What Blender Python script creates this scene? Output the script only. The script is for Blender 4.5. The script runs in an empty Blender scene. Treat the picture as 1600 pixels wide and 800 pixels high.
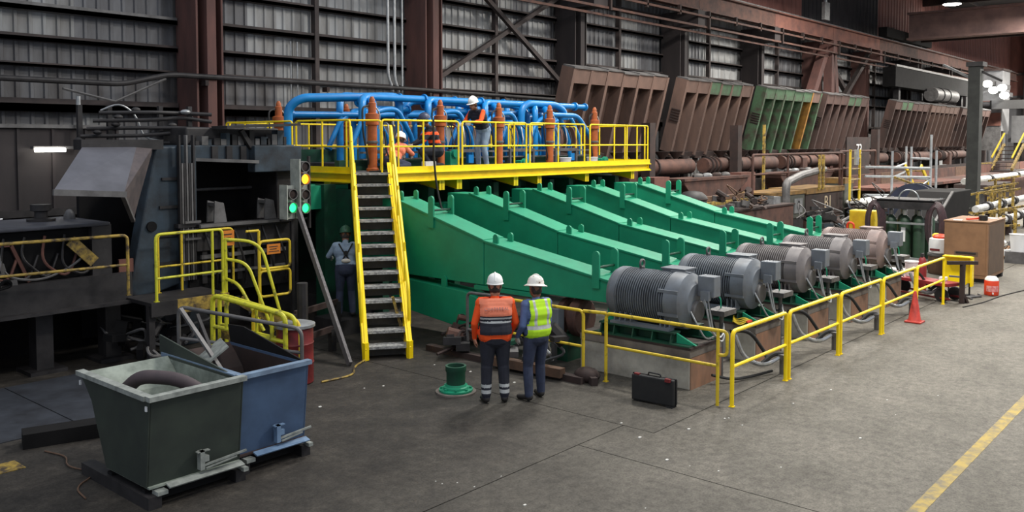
import bpy, bmesh, math, random
from math import sin, cos, pi, radians as R
from mathutils import Vector, Matrix
random.seed(7)
C = bpy.context.scene.collection
S = bpy.context.scene

# ---------------------------------------------------------------- camera, world, added area lights, exposure
cam = bpy.data.objects.new('camera', bpy.data.cameras.new('camera')); C.objects.link(cam)
cam.location = (0, 0, 3.7); cam.rotation_euler = (R(90 - 2.895), 0, R(40.891 - 90))
cam.data.sensor_width = 36; cam.data.lens = 31.14; cam.data.shift_y = -0.06875
cam.data.clip_end = 400; S.camera = cam
S.view_settings.view_transform = 'Standard'; S.view_settings.look = 'None'
S.view_settings.gamma = 1; S.view_settings.use_curve_mapping = False
S.view_settings.exposure = 0.50
w = bpy.data.worlds.new('hall_air'); S.world = w; w.use_nodes = True
w.node_tree.nodes['Background'].inputs[0].default_value = (.80, .88, 1.0, 1)
w.node_tree.nodes['Background'].inputs[1].default_value = 0.46
def area(x, y, z, e, s, col=(1, .96, .88), tx=0, ty=0):
    l = bpy.data.lights.new('added_area_light', 'AREA'); l.shape = 'DISK'; l.size = s; l.energy = e; l.color = col
    o = bpy.data.objects.new('added_area_light', l); C.objects.link(o); o.location = (x, y, z); o.rotation_euler = (tx, ty, 0)
    return o
ADDED_LIGHTS = [(17, 1, 12.5, 1150), (17, 11, 12.5, 850), (30, 3, 12.5, 1500), (31, 14, 12.5, 1500),
         (47, 5, 12.5, 1800), (49, 16, 12.5, 1900), (68, 10, 12.5, 2200), (88, 12, 12.5, 6000), (106, 10, 12.5, 6000), (62, 3, 13.5, 3500), (4, 4, 12.5, 350)]
for (x, y, z, e) in ADDED_LIGHTS: area(x, y, z, e, 2.2)  # bare area lights without fixtures, unseen, added and tuned to brighten the hall

# ---------------------------------------------------------------- helpers
def lin(c): return tuple(((v / 255) / 12.92 if v / 255 <= .04045 else ((v / 255 + .055) / 1.055) ** 2.4) for v in c)
MATS = {}
def mat(name, c1, c2=None, scale=3., rough=.6, metal=0., bump=0., lo=.35, hi=.7, emit=None, spec=.5, detail=6, streak=None):
    m = bpy.data.materials.new(name); m.use_nodes = True; nt = m.node_tree; b = nt.nodes['Principled BSDF']
    b.inputs['Roughness'].default_value = rough; b.inputs['Metallic'].default_value = metal
    b.inputs['Specular IOR Level'].default_value = spec
    a = lin(c1) + (1,)
    b.inputs['Base Color'].default_value = a
    if c2 is not None:
        tc = nt.nodes.new('ShaderNodeTexCoord'); n = nt.nodes.new('ShaderNodeTexNoise'); r = nt.nodes.new('ShaderNodeValToRGB')
        n.inputs['Scale'].default_value = scale; n.inputs['Detail'].default_value = detail; n.inputs['Roughness'].default_value = .62
        if streak:
            mp = nt.nodes.new('ShaderNodeMapping'); mp.inputs['Scale'].default_value = streak
            nt.links.new(tc.outputs['Object'], mp.inputs[0]); nt.links.new(mp.outputs[0], n.inputs['Vector'])
        else: nt.links.new(tc.outputs['Object'], n.inputs['Vector'])
        r.color_ramp.elements[0].position = lo; r.color_ramp.elements[1].position = hi
        r.color_ramp.elements[0].color = a; r.color_ramp.elements[1].color = lin(c2) + (1,)
        nt.links.new(n.outputs['Fac'], r.inputs[0]); nt.links.new(r.outputs[0], b.inputs['Base Color'])
        if bump:
            bp = nt.nodes.new('ShaderNodeBump'); bp.inputs['Strength'].default_value = bump; bp.inputs['Distance'].default_value = .02
            nt.links.new(n.outputs['Fac'], bp.inputs['Height']); nt.links.new(bp.outputs[0], b.inputs['Normal'])
    if emit:
        b.inputs['Emission Color'].default_value = lin(emit[0]) + (1,); b.inputs['Emission Strength'].default_value = emit[1]
    MATS[name] = m; return m

yellow = mat('yellow_paint', (255, 222, 8), (240, 202, 8), 4, .45, lo=.4, hi=.75)
yelworn = mat('worn_yellow_paint', (214, 184, 40), (92, 74, 34), 6, .55, lo=.55, hi=.7)
yellime = mat('lime_yellow_paint', (202, 198, 44), (104, 96, 44), 6, .5, lo=.52, hi=.7)
yelold = mat('old_yellow_paint', (168, 140, 60), (66, 54, 42), 8, .6, lo=.4, hi=.62)
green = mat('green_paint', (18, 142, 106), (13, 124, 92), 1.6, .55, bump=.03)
greend = mat('dark_and_shaded_green', (14, 74, 52), (24, 46, 38), 3, .6)
blue = mat('blue_paint', (6, 126, 196), (6, 110, 178), 3, .4)
orange = mat('orange_brown_paint', (178, 92, 38), (140, 68, 30), 4, .5)
rust = mat('rusted_steel', (96, 66, 56), (58, 42, 40), 2.2, .8, .1, bump=.1)
rustd = mat('dark_rusted_steel', (62, 46, 42), (36, 30, 30), 2, .8, .1, bump=.1)
rustr = mat('reddish_steel', (118, 76, 64), (82, 54, 50), 1.5, .8)
dark = mat('grimy_black_steel', (52, 49, 50), (27, 25, 27), 3.5, .6, .2, bump=.1)
darker = mat('near_black_steel', (26, 25, 26), (16, 15, 16), 2, .85, spec=.2)
dblue = mat('grimy_blue_steel', (58, 72, 84), (38, 40, 44), 2.5, .6, .2, bump=.05)
greys = mat('grey_steel', (112, 110, 110), (78, 76, 76), 3, .55, .3)
lgrey = mat('pale_galvanised_steel', (170, 172, 174), (130, 132, 134), 5, .4, .5)
motorg = mat('slate_grey_motor_paint', (112, 119, 128), (90, 93, 98), 2.5, .5, .1)
motorp = mat('dusty_pink_grey_motor_paint', (148, 128, 122), (112, 98, 96), 2.5, .6)
motorm = mat('dusty_grey_motor_paint', (122, 116, 116), (92, 88, 90), 2.5, .55)
boxg = mat('grey_box_paint', (112, 118, 126), (92, 96, 102), 3, .55)
conc = mat('grey_concrete', (178, 174, 164), (124, 120, 112), 1.8, .85, bump=.15)
concb = mat('rust_stained_concrete', (150, 108, 82), (104, 84, 70), 1.6, .85, bump=.12, streak=(2, 2, .6))
white = mat('white_paint', (226, 226, 224), (196, 194, 190), 5, .45)
whitep = mat('white_plastic', (232, 232, 232), None, 1, .4)
black = mat('black_rubber', (22, 22, 23), (32, 31, 31), 8, .7)
redp = mat('red_paint', (150, 36, 40), (112, 28, 32), 4, .5)
redd = mat('dark_red_paint', (122, 34, 36), (84, 26, 28), 4, .5)
orangep = mat('orange_plastic', (222, 66, 28), (196, 54, 26), 5, .5)
conem = mat('dirty_orange_red_plastic', (196, 62, 48), (150, 44, 36), 7, .55)
tan = mat('tan_brown_box_paint', (140, 104, 74), (120, 88, 62), 3, .55)
tand = mat('dark_tan_box_paint', (104, 82, 64), (88, 70, 56), 3, .6)
wood = mat('grey_weathered_wood', (120, 116, 116), (88, 84, 84), 4, .8, streak=(6, 6, .7))
woodb = mat('brown_timber', (104, 78, 60), (72, 54, 44), 4, .8)
tread = mat('grating_grey', (186, 186, 184), (120, 120, 120), 18, .6, .3, lo=.4, hi=.6)
binj = mat('dark_olive_green_paint', (52, 60, 52), (40, 46, 42), 3, .6)
bini = mat('pale_worn_steel_lining', (150, 158, 148), (96, 104, 96), 4, .7)
binb = mat('slate_blue_paint', (70, 92, 122), (58, 76, 102), 3, .6)
binw = mat('scraped_pale_steel', (166, 170, 164), (112, 116, 112), 7, .6, .2)
chrome = mat('bright_flexible_conduit', (190, 192, 196), (140, 142, 146), 10, .3, .8)
signo = mat('orange_sign', (204, 122, 32), (186, 104, 28), 6, .6)
glass_g = mat('lit_green_lens', (40, 230, 130), emit=((30, 225, 110), 2.6))
glass_o = mat('lit_orange_lens', (255, 150, 30), emit=((255, 140, 20), 4))
glow = mat('lit_lamp_lens', (255, 255, 250), emit=((255, 252, 240), 14))
daylit = mat('daylight_opening', (255, 255, 255), emit=((250, 252, 255), 3))

def rounded(pts, rad=.08, n=4, closed=False):
    out = []; P = [Vector(p) for p in pts]; N = len(P)
    for i, p in enumerate(P):
        if not closed and i in (0, N - 1): out.append(p); continue
        a, b = P[i - 1] - p, P[(i + 1) % N] - p
        r = min(rad, a.length * .49, b.length * .49)
        a = p + a.normalized() * r; b = p + b.normalized() * r
        for k in range(n + 1):
            t = k / n; out.append(a * (1 - t) ** 2 + p * 2 * t * (1 - t) + b * t * t)
    return out
def arc(c, r, a0, a1, n, plane='xz'):
    o = []
    for k in range(n + 1):
        a = a0 + (a1 - a0) * k / n; u, v = r * cos(a), r * sin(a)
        o.append({'xz': (c[0] + u, c[1], c[2] + v), 'yz': (c[0], c[1] + u, c[2] + v), 'xy': (c[0] + u, c[1] + v, c[2])}[plane])
    return o
ROOT = {}
class MB:
    def __init__(s, origin=None): s.v = []; s.f = []; s.mi = []; s.cur = 0
    def add(s, v, f):
        o = len(s.v); s.v += [tuple(p) for p in v]; s.f += [tuple(i + o for i in q) for q in f]; s.mi += [s.cur] * len(f); return s
    def hexa(s, p): return s.add(p, [(0, 3, 2, 1), (4, 5, 6, 7), (0, 1, 5, 4), (1, 2, 6, 5), (2, 3, 7, 6), (3, 0, 4, 7)])
    def bx(s, x0, x1, y0, y1, z0, z1):
        return s.hexa([(x0, y0, z0), (x1, y0, z0), (x1, y1, z0), (x0, y1, z0), (x0, y0, z1), (x1, y0, z1), (x1, y1, z1), (x0, y1, z1)])
    def bar(s, p, q, w, h, up=(0, 0, 1)):
        p, q = Vector(p), Vector(q); d = (q - p).normalized(); u = Vector(up)
        if abs(d.dot(u)) > .97: u = Vector((1, 0, 0))
        a = d.cross(u).normalized() * w / 2; b = a.cross(d).normalized() * h / 2
        return s.hexa([p - a - b, p + a - b, p + a + b, p - a + b, q - a - b, q + a - b, q + a + b, q - a + b])
    def tube(s, pts, r, n=8, cap=True, closed=False):
        P = [Vector(p) for p in pts]; N = len(P); rs = r if isinstance(r, (list, tuple)) else [r] * N
        V = []; ref = None
        for i in range(N):
            d = (P[(i + 1) % N] - P[i - 1]) if closed else (P[min(i + 1, N - 1)] - P[max(i - 1, 0)])
            d = d.normalized() if d.length > 1e-9 else Vector((0, 0, 1))
            if ref is None: ref = Vector((0, 0, 1)) if abs(d.z) < .9 else Vector((1, 0, 0))
            a = d.cross(ref)
            if a.length < 1e-4: a = d.cross(Vector((.3, .8, .5)))
            a.normalize(); b = a.cross(d).normalized(); ref = b
            k = 1.0
            if 0 < i < N - 1 or closed:
                e1 = (P[i] - P[i - 1]).normalized(); c = max(.5, e1.dot(d)); k = 1 / c if c < .999 else 1
            for j in range(n):
                t = 2 * pi * j / n; V.append(P[i] + (a * cos(t) + b * sin(t)) * rs[i])
        F = []
        for i in range(N if closed else N - 1):
            i2 = (i + 1) % N
            for j in range(n): F.append((i * n + j, i * n + (j + 1) % n, i2 * n + (j + 1) % n, i2 * n + j))
        if cap and not closed: F += [tuple(range(n))[::-1], tuple((N - 1) * n + j for j in range(n))]
        return s.add(V, F)
    def cyl(s, p, q, r, r2=None, n=16): return s.tube([p, q], [r, r if r2 is None else r2], n)
    def prism(s, poly, plane, a, b):
        def pt(u, v, w): return {'yz': (w, u, v), 'xz': (u, w, v), 'xy': (u, v, w)}[plane]
        n = len(poly); V = [pt(u, v, a) for u, v in poly] + [pt(u, v, b) for u, v in poly]
        return s.add(V, [tuple(range(n))[::-1], tuple(range(n, 2 * n))] + [(i, (i + 1) % n, n + (i + 1) % n, n + i) for i in range(n)])
    def lathe(s, prof, c=(0, 0, 0), n=24, axis='z', cap=True):
        V = []
        for r, h in prof:
            for j in range(n):
                t = 2 * pi * j / n; u, v = r * cos(t), r * sin(t)
                V.append({'z': (c[0] + u, c[1] + v, c[2] + h), 'y': (c[0] + u, c[1] + h, c[2] + v), 'x': (c[0] + h, c[1] + u, c[2] + v)}[axis])
        m = len(prof); F = [(i * n + j, i * n + (j + 1) % n, (i + 1) * n + (j + 1) % n, (i + 1) * n + j) for i in range(m - 1) for j in range(n)]
        if cap: F += [tuple(range(n))[::-1], tuple((m - 1) * n + j for j in range(n))]
        return s.add(V, F)
    def ball(s, c, r, n=12, m=8):
        rx, ry, rz = (r, r, r) if not isinstance(r, (tuple, list)) else r; V = [(c[0], c[1], c[2] - rz)]
        for i in range(1, m):
            a = -pi / 2 + pi * i / m
            V += [(c[0] + rx * cos(a) * cos(2 * pi * j / n), c[1] + ry * cos(a) * sin(2 * pi * j / n), c[2] + rz * sin(a)) for j in range(n)]
        V.append((c[0], c[1], c[2] + rz)); L = len(V) - 1
        F = [(0, 1 + (j + 1) % n, 1 + j) for j in range(n)]
        for i in range(m - 2): F += [(1 + i * n + j, 1 + i * n + (j + 1) % n, 1 + (i + 1) * n + (j + 1) % n, 1 + (i + 1) * n + j) for j in range(n)]
        F += [(L, 1 + (m - 2) * n + j, 1 + (m - 2) * n + (j + 1) % n) for j in range(n)]
        return s.add(V, F)
    def ring(s, c, R_, r, axis='y', n=14, k=6):
        pl = {'y': 'xz', 'x': 'yz', 'z': 'xy'}[axis]
        return s.tube(arc(c, R_, 0, 2 * pi * (1 - 1 / n), n - 1, pl), r, k, closed=True)
    def rot(s, a, axis='Z', c=(0, 0, 0), frm=0):
        M = Matrix.Translation(c) @ Matrix.Rotation(a, 4, axis) @ Matrix.Translation([-k for k in c])
        s.v = s.v[:frm] + [tuple(M @ Vector(p)) for p in s.v[frm:]]; return s
    def mv(s, d): s.v = [(p[0] + d[0], p[1] + d[1], p[2] + d[2]) for p in s.v]; return s
    def build(s, name, m, parent=None, smooth=35, label=None, bevel=0, kind=None):
        off = (0, 0, 0)
        if parent is not None: off = ROOT.get(parent.name, (0, 0, 0))
        else:
            xs, ys, zs = zip(*s.v); off = ((min(xs) + max(xs)) / 2, (min(ys) + max(ys)) / 2, min(zs))
        me = bpy.data.meshes.new(name); me.from_pydata([(p[0] - off[0], p[1] - off[1], p[2] - off[2]) for p in s.v], [], s.f)
        for k in (m if isinstance(m, (list, tuple)) else [m]): me.materials.append(k)
        if len(me.materials) > 1: me.polygons.foreach_set('material_index', s.mi)
        bm = bmesh.new(); bm.from_mesh(me); bmesh.ops.recalc_face_normals(bm, faces=bm.faces); bm.to_mesh(me); bm.free()
        if smooth: me.shade_smooth(); me.set_sharp_from_angle(angle=R(smooth))
        o = bpy.data.objects.new(name, me); C.objects.link(o)
        if parent is not None: o.parent = parent; ROOT[o.name] = off
        else: o.location = off; ROOT[o.name] = off
        if label: o['label'] = label
        if kind: o['kind'] = kind
        if bevel:
            b = o.modifiers.new('edge', 'BEVEL'); b.width = bevel; b.segments = 2; b.limit_method = 'ANGLE'
        return o
def tag(o, label, cat, group=None):
    o['label'] = label; o['category'] = cat
    if group: o['group'] = group
    return o
def thing(name, label, cat, loc=(0, 0, 0), group=None, kind=None):
    """an Empty at the thing's base; its parts are authored in hall coordinates and stored relative to it"""
    o = bpy.data.objects.new(name, None); C.objects.link(o); o.location = loc; ROOT[o.name] = tuple(loc)
    o.empty_display_size = .2
    if kind: o['kind'] = kind
    else: tag(o, label, cat, group)
    return o
def dup(root, loc, label=None, rz=None, group=None):
    r = root.copy(); C.objects.link(r); r.location = loc; ROOT[r.name] = tuple(loc)
    if rz is not None: r.rotation_euler = (0, 0, rz)
    if label: r['label'] = label
    if group: r['group'] = group
    for ch in list(root.children):
        c = ch.copy(); C.objects.link(c); c.parent = r
        for g in list(ch.children):
            d = g.copy(); C.objects.link(d); d.parent = c
    return r
def share(o, parent, loc=None, rz=None):                        # an alike piece sharing mesh data
    c = o.copy(); C.objects.link(c); c.parent = parent
    if loc is not None: c.location = loc
    if rz is not None: c.rotation_euler = (0, 0, rz)
    return c
def text(body, size, m, parent, loc, rot, name='lettering', ext=.002):
    cu = bpy.data.curves.new(name, 'FONT'); cu.body = body; cu.size = size; cu.extrude = ext; cu.align_x = 'CENTER'; cu.align_y = 'CENTER'
    t = bpy.data.objects.new(name, cu); C.objects.link(t)
    dg = bpy.context.evaluated_depsgraph_get(); me = bpy.data.meshes.new_from_object(t.evaluated_get(dg))
    bpy.data.objects.remove(t); o = bpy.data.objects.new(name, me); C.objects.link(o); me.materials.clear(); me.materials.append(m)
    off = ROOT[parent.name]; o.parent = parent; o.location = [loc[i] - off[i] for i in range(3)]; o.rotation_euler = rot
    return o
# ---------------------------------------------------------------- the hall: floor, cladding, girts, columns, roof
def floor_mat():
    m = bpy.data.materials.new('stained_concrete_floor'); m.use_nodes = True; nt = m.node_tree; N = nt.nodes.new; L = nt.links.new
    b = nt.nodes['Principled BSDF']; tc = N('ShaderNodeTexCoord')
    def noise(s, d=8, r=.65):
        n = N('ShaderNodeTexNoise'); n.inputs['Scale'].default_value = s; n.inputs['Detail'].default_value = d; n.inputs['Roughness'].default_value = r
        L(tc.outputs['Object'], n.inputs['Vector']); return n.outputs['Fac']
    def ramp(v, stops):
        r = N('ShaderNodeValToRGB'); L(v, r.inputs[0])
        while len(r.color_ramp.elements) < len(stops): r.color_ramp.elements.new(.5)
        for e, (p, c) in zip(r.color_ramp.elements, stops): e.position = p; e.color = lin(c) + (1,)
        return r.outputs[0]
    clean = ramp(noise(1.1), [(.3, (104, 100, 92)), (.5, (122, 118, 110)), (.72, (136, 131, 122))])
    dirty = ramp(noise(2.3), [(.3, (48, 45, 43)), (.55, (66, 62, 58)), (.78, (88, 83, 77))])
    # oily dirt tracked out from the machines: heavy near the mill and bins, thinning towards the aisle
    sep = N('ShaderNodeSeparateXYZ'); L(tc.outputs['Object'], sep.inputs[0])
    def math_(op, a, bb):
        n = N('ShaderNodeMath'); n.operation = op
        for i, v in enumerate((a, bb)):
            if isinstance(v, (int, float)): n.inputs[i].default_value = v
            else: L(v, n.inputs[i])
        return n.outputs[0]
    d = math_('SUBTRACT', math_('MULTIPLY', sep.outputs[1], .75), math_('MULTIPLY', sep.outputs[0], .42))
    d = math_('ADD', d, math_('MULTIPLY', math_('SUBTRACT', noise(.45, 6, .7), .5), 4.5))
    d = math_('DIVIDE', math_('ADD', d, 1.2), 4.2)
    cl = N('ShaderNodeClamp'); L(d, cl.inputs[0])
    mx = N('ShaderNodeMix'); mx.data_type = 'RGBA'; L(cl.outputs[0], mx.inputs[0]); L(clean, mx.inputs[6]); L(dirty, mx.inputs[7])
    fine = N('ShaderNodeMix'); fine.data_type = 'RGBA'; fine.blend_type = 'MULTIPLY'; fine.inputs[0].default_value = .75
    L(mx.outputs[2], fine.inputs[6]); L(ramp(noise(9, 10, .75), [(.33, (150, 146, 142)), (.62, (255, 253, 250))]), fine.inputs[7])
    speck = N('ShaderNodeMix'); speck.data_type = 'RGBA'; speck.blend_type = 'MULTIPLY'; speck.inputs[0].default_value = .6
    L(fine.outputs[2], speck.inputs[6]); L(ramp(noise(38, 4, .8), [(.36, (120, 116, 112)), (.52, (235, 233, 230)), (.7, (255, 255, 255))]), speck.inputs[7])
    L(speck.outputs[2], b.inputs['Base Color']); b.inputs['Roughness'].default_value = .72; b.inputs['Specular IOR Level'].default_value = .3
    bp = N('ShaderNodeBump'); bp.inputs['Strength'].default_value = .25; bp.inputs['Distance'].default_value = .02
    L(noise(7, 8, .7), bp.inputs['Height']); L(bp.outputs[0], b.inputs['Normal']); return m
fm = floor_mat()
fl = thing('floor', '', '', (0, 0, 0), kind='structure')
ZF = -.0
# slabs: the joints seen round the motor foundations are real gaps between slabs
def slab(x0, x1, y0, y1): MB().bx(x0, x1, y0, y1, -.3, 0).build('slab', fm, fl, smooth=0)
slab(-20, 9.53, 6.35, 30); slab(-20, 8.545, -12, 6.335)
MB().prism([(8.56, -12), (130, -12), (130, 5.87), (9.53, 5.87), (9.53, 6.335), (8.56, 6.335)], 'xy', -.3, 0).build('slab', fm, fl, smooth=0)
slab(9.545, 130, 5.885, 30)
MB().bx(-22, 132, -14, 31, -.5, -.3).build('subfloor', dark, fl, smooth=0)
lit_ = MB(); rl_ = random.Random(4)
for k in range(70):
    x, y = rl_.uniform(5, 14), rl_.uniform(3.5, 10.5)
    if 10.8 < x and y > 5.4: continue
    s_ = rl_.uniform(.008, .028); lit_.bx(x, x + s_ * 1.6, y, y + s_, 0, s_ * .4)
lit_.build('floor_litter', mat('pale_litter', (206, 204, 198)), None, smooth=0, kind='stuff'); bpy.data.objects['floor_litter']['label'] = 'tiny pale bits of litter scattered over the concrete floor'; bpy.data.objects['floor_litter']['category'] = 'litter'
# painted lane stripe
st = mat('worn_lane_paint', (172, 148, 78), (118, 110, 92), 5, .8, lo=.42, hi=.62)
MB().bx(4, 60, 2.56, 2.70, 0, .003).build('lane_stripe', st, fl, smooth=0)

clad = mat('dusty_galvanised_cladding', (124, 125, 129), (74, 70, 70), .9, .6, .1, lo=.3, hi=.72, streak=(1.2, 1.2, .35))
cladl = mat('pale_galvanised_cladding', (160, 161, 162), (106, 102, 98), .9, .6, .1, lo=.35, hi=.75, streak=(1.2, 1.2, .35))
cladr = mat('rust_red_cladding', (150, 98, 88), (108, 72, 66), .9, .7, lo=.3, hi=.75, streak=(1.2, 1.2, .4))
shdk = mat('dark_cladding', (50, 46, 50), (36, 34, 37), .9, .8)
girtm = mat('brown_grimy_girt', (72, 62, 60), (46, 41, 41), 1.5, .8)
wb = thing('wall_back', '', '', (40, 24.4, 0), kind='structure')
YW = 24.4
def sheet(x0, wd, z0, z1, m):
    k = 3; p = wd / k; prof = []
    for i in range(k):
        a = x0 + i * p
        prof += [(a, YW), (a + .62 * p, YW), (a + .70 * p, YW - .05), (a + .92 * p, YW - .05)]
    prof.append((x0 + wd, YW)); n = len(prof); b = MB()
    b.add([(x, y, z0) for x, y in prof] + [(x, y, z1) for x, y in prof], [(i, i + 1, n + i + 1, n + i) for i in range(n - 1)])
    return b.build('cladding_panel', m, wb, smooth=0)
protos = {}
for tier, (z0, z1) in enumerate(((0, 4.5), (4.5, 6.3), (6.3, 10.9), (10.9, 16.4))):
    for i in range(-10, 76):
        wd = 1.05 if i < 40 else 2.1
        x0 = 3 + 1.05 * i if i < 40 else 45 + 2.1 * (i - 40)
        if tier == 3 and x0 < 28: continue
        m = (shdk if 56.5 < x0 < 71 else cladr) if tier == 3 else (clad if random.random() < (.75 if x0 < 13 else .45) else cladl)  # one stretch of the top tier is coloured darker
        key = (tier, m.name, wd)
        if key not in protos: protos[key] = (sheet(x0, wd, z0, z1, m), x0)
        else:
            o, ox = protos[key]; share(o, wb, (x0 - ox, 0, 0))
BAY = 8.83; COLX = [13.52 + BAY * i for i in range(10)]
ends = [-7.0] + COLX
for b in range(len(ends) - 1):
    x0, x1 = ends[b] + .45, ends[b + 1] - .45
    for z, h in ((4.62, .34), (5.65, .1), (6.33, .17), (7.12, .2), (8.05, .16), (9.0, .16), (10.0, .18)):
        if b > 6 and h < .15: continue
        g_ = MB(); g_.bx(x0, x1, 24.02, 24.34, z - h / 2, z + h / 2 * .2).bx(x0, x1, 24.02, 24.06, z - h / 2, z + h / 2)
        g_.build('girt', greys if b == 0 and abs(z - 7.12) < .01 else girtm, wb, smooth=0)
    for t in ((.5,) if b else (.62,)):
        xm = x0 + (x1 - x0) * t
        MB().bx(xm - .08, xm + .08, 23.98, 24.2, 0 if b else 0, 10.8).build('mullion', girtm, wb, smooth=0)
# columns
colm = mat('rust_red_column_paint', (104, 70, 64), (66, 48, 46), 1.3, .8, streak=(1, 1, .3))
colk = mat('sooty_column_paint', (54, 46, 46), (34, 31, 32), 1.3, .8, streak=(1, 1, .3))
for i, x in enumerate(COLX):
    m = colm if i in (0, 1, 5, 6) else colk
    c = thing('column', '', '', (x, 23.6, 0), kind='structure')
    MB().bx(x - .42, x - .36, 23.05, 24.15, 0, 10.2).build('flange', m, c, smooth=0)
    MB().bx(x + .36, x + .42, 23.05, 24.15, 0, 10.2).build('flange', m, c, smooth=0)
    MB().bx(x - .36, x + .36, 23.55, 23.62, 0, 10.2).build('web', colk, c, smooth=0)
    MB().bx(x - .14, x + .14, 22.95, 23.5, 0, 10.2).build('stiffener', m, c, smooth=0)
    if i > 1: MB().bx(x - .5, x + .5, 22.0, 23.4, 9.4, 10.2).build('bracket', m, c, smooth=0)
# cross bracing in the third and seventh bays
def brace(name, p, q, s=.17):
    o = MB().bar(p, q, s, s).build(name, girtm, None, smooth=0); o['kind'] = 'structure'; return o
brace('brace_beam', (22.7, 23.9, 5.7), (31.0, 23.9, 10.1)); brace('brace_beam', (24.4, 23.7, 10.2), (31.1, 23.7, 5.9))
brace('brace_beam', (58.0, 23.2, 9.9), (65.9, 23.2, 5.2), .3); brace('brace_beam', (58.4, 22.9, 4.6), (66.2, 22.9, 10.0), .3)
# raking shed columns by the sixth column
for (a, b_) in (((54.2, 22.6, 5.5), (57.4, 22.6, 10.0)), ((57.5, 22.4, 0), (57.5, 22.4, 10.0)), ((59.6, 22.4, 0), (57.7, 22.4, 9.9))):
    o = MB().bar(a, b_, .55, .5).build('raking_column', colm, None, smooth=0); o['kind'] = 'structure'
# crane runway girder and its rail
rg = thing('runway_beam', '', '', (60, 22.4, 10.2), kind='structure')
for k in range(10):
    x0, x1 = 22.3 + BAY * k, 22.3 + BAY * (k + 1) - .03
    mm = rustr if k in (3, 4, 6) else rust
    MB().bx(x0, x1, 22.2, 22.26, 10.2, 11.1).bx(x0, x1, 22.02, 22.44, 10.2, 10.26).bx(x0, x1, 22.0, 22.46, 11.05, 11.12).build('girder', mm, rg, smooth=0)
MB().bx(22.3, 110, 22.18, 22.28, 11.12, 11.24).build('crane_rail', greys, rg, smooth=0)
for z, yy in ((9.85, 21.85), (9.35, 21.95), (9.1, 22.3)):
    MB().bx(20, 92, yy, yy + .09, z, z + .1).build('conductor_bar', rust, rg, smooth=0)
for k in range(24):
    x = 23 + 2.9 * k; MB().bx(x, x + .12, 21.85, 22.0, 9.3 + .45 * (k % 3 > 0), 10.2).build('hanger', rustd, rg, smooth=0)
# roof over the far bays, end wall
rf = thing('ceiling', '', '', (70, 8, 16.4), kind='structure')
roofm = mat('dark_roof_deck', (74, 74, 76), (52, 52, 54), .6, .8)
for k in range(22):
    x = 28 + 4.1 * k; MB().bx(x, x + 4.05, -16, 24.6, 16.4, 16.5).build('roof_panel', roofm, rf, smooth=0)
for k in range(10):
    x = 31 + 8.83 * k; MB().bx(x - .12, x + .12, -16, 24.4, 15.6, 16.4).build('roof_beam', rustd, rf, smooth=0)
for k in range(7):
    y = -12 + 5.6 * k; MB().bx(28, 118, y - .06, y + .06, 16.15, 16.4).build('purlin', greys, rf, smooth=0)
we = thing('wall_right', '', '', (118, 10, 0), kind='structure')
for k in range(18):
    y0 = -16 + 2.25 * k
    MB().bx(118, 118.1, y0, y0 + 2.2, 0, 9).build('cladding_panel', clad, we, smooth=0)
    MB().bx(118, 118.1, y0, y0 + 2.2, 9, 16.4).build('cladding_panel', cladr, we, smooth=0)
for k in range(7): MB().bx(117.3, 117.9, -14 + 6 * k, -13.2 + 6 * k, 0, 16.4).build('pilaster', colk, we, smooth=0)
for z in (4, 8.6, 11.5): MB().bx(117.6, 117.95, -16, 24, z - .15, z + .15).build('girt', girtm, we, smooth=0)
o = MB().bx(117.5, 117.6, 16.3, 18.9, 12.4, 14.5).build('window_1', daylit, None, smooth=0); o['kind'] = 'structure'
# dark sheeting of the lean-to on the left
wl = thing('wall_left', '', '', (6, 20.6, 0), kind='structure')
shd = mat('dark_brown_sheeting', (52, 45, 46), (34, 31, 33), .8, .75, streak=(1.5, 1.5, .4))
for k in range(-9, 9):
    x = 3.2 + .72 * k
    MB().bx(x, x + .66, 20.6, 20.66, 2.15, 3.98).bx(x + .66, x + .72, 20.56, 20.66, 2.15, 3.98).build('cladding_panel', shd, wl, smooth=0)
MB().bx(-3.3, 9.7, 20.5, 20.6, 3.98, 4.06).build('capping', greys, wl, smooth=0)
MB().bx(-3.3, 9.0, 20.4, 20.6, 2.05, 2.2).build('bottom_rail', dark, wl, smooth=0)
o = MB().bx(6.6, 7.35, 21.2, 21.25, 1.98, 2.5).build('window_2', daylit, None, smooth=0); o['kind'] = 'structure'
MB().bx(-3.3, 6.6, 21.2, 21.25, 0, 2.5).bx(7.35, 10, 21.2, 21.25, 0, 2.5).build('lower_panel', darker, wl, smooth=0)
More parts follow.
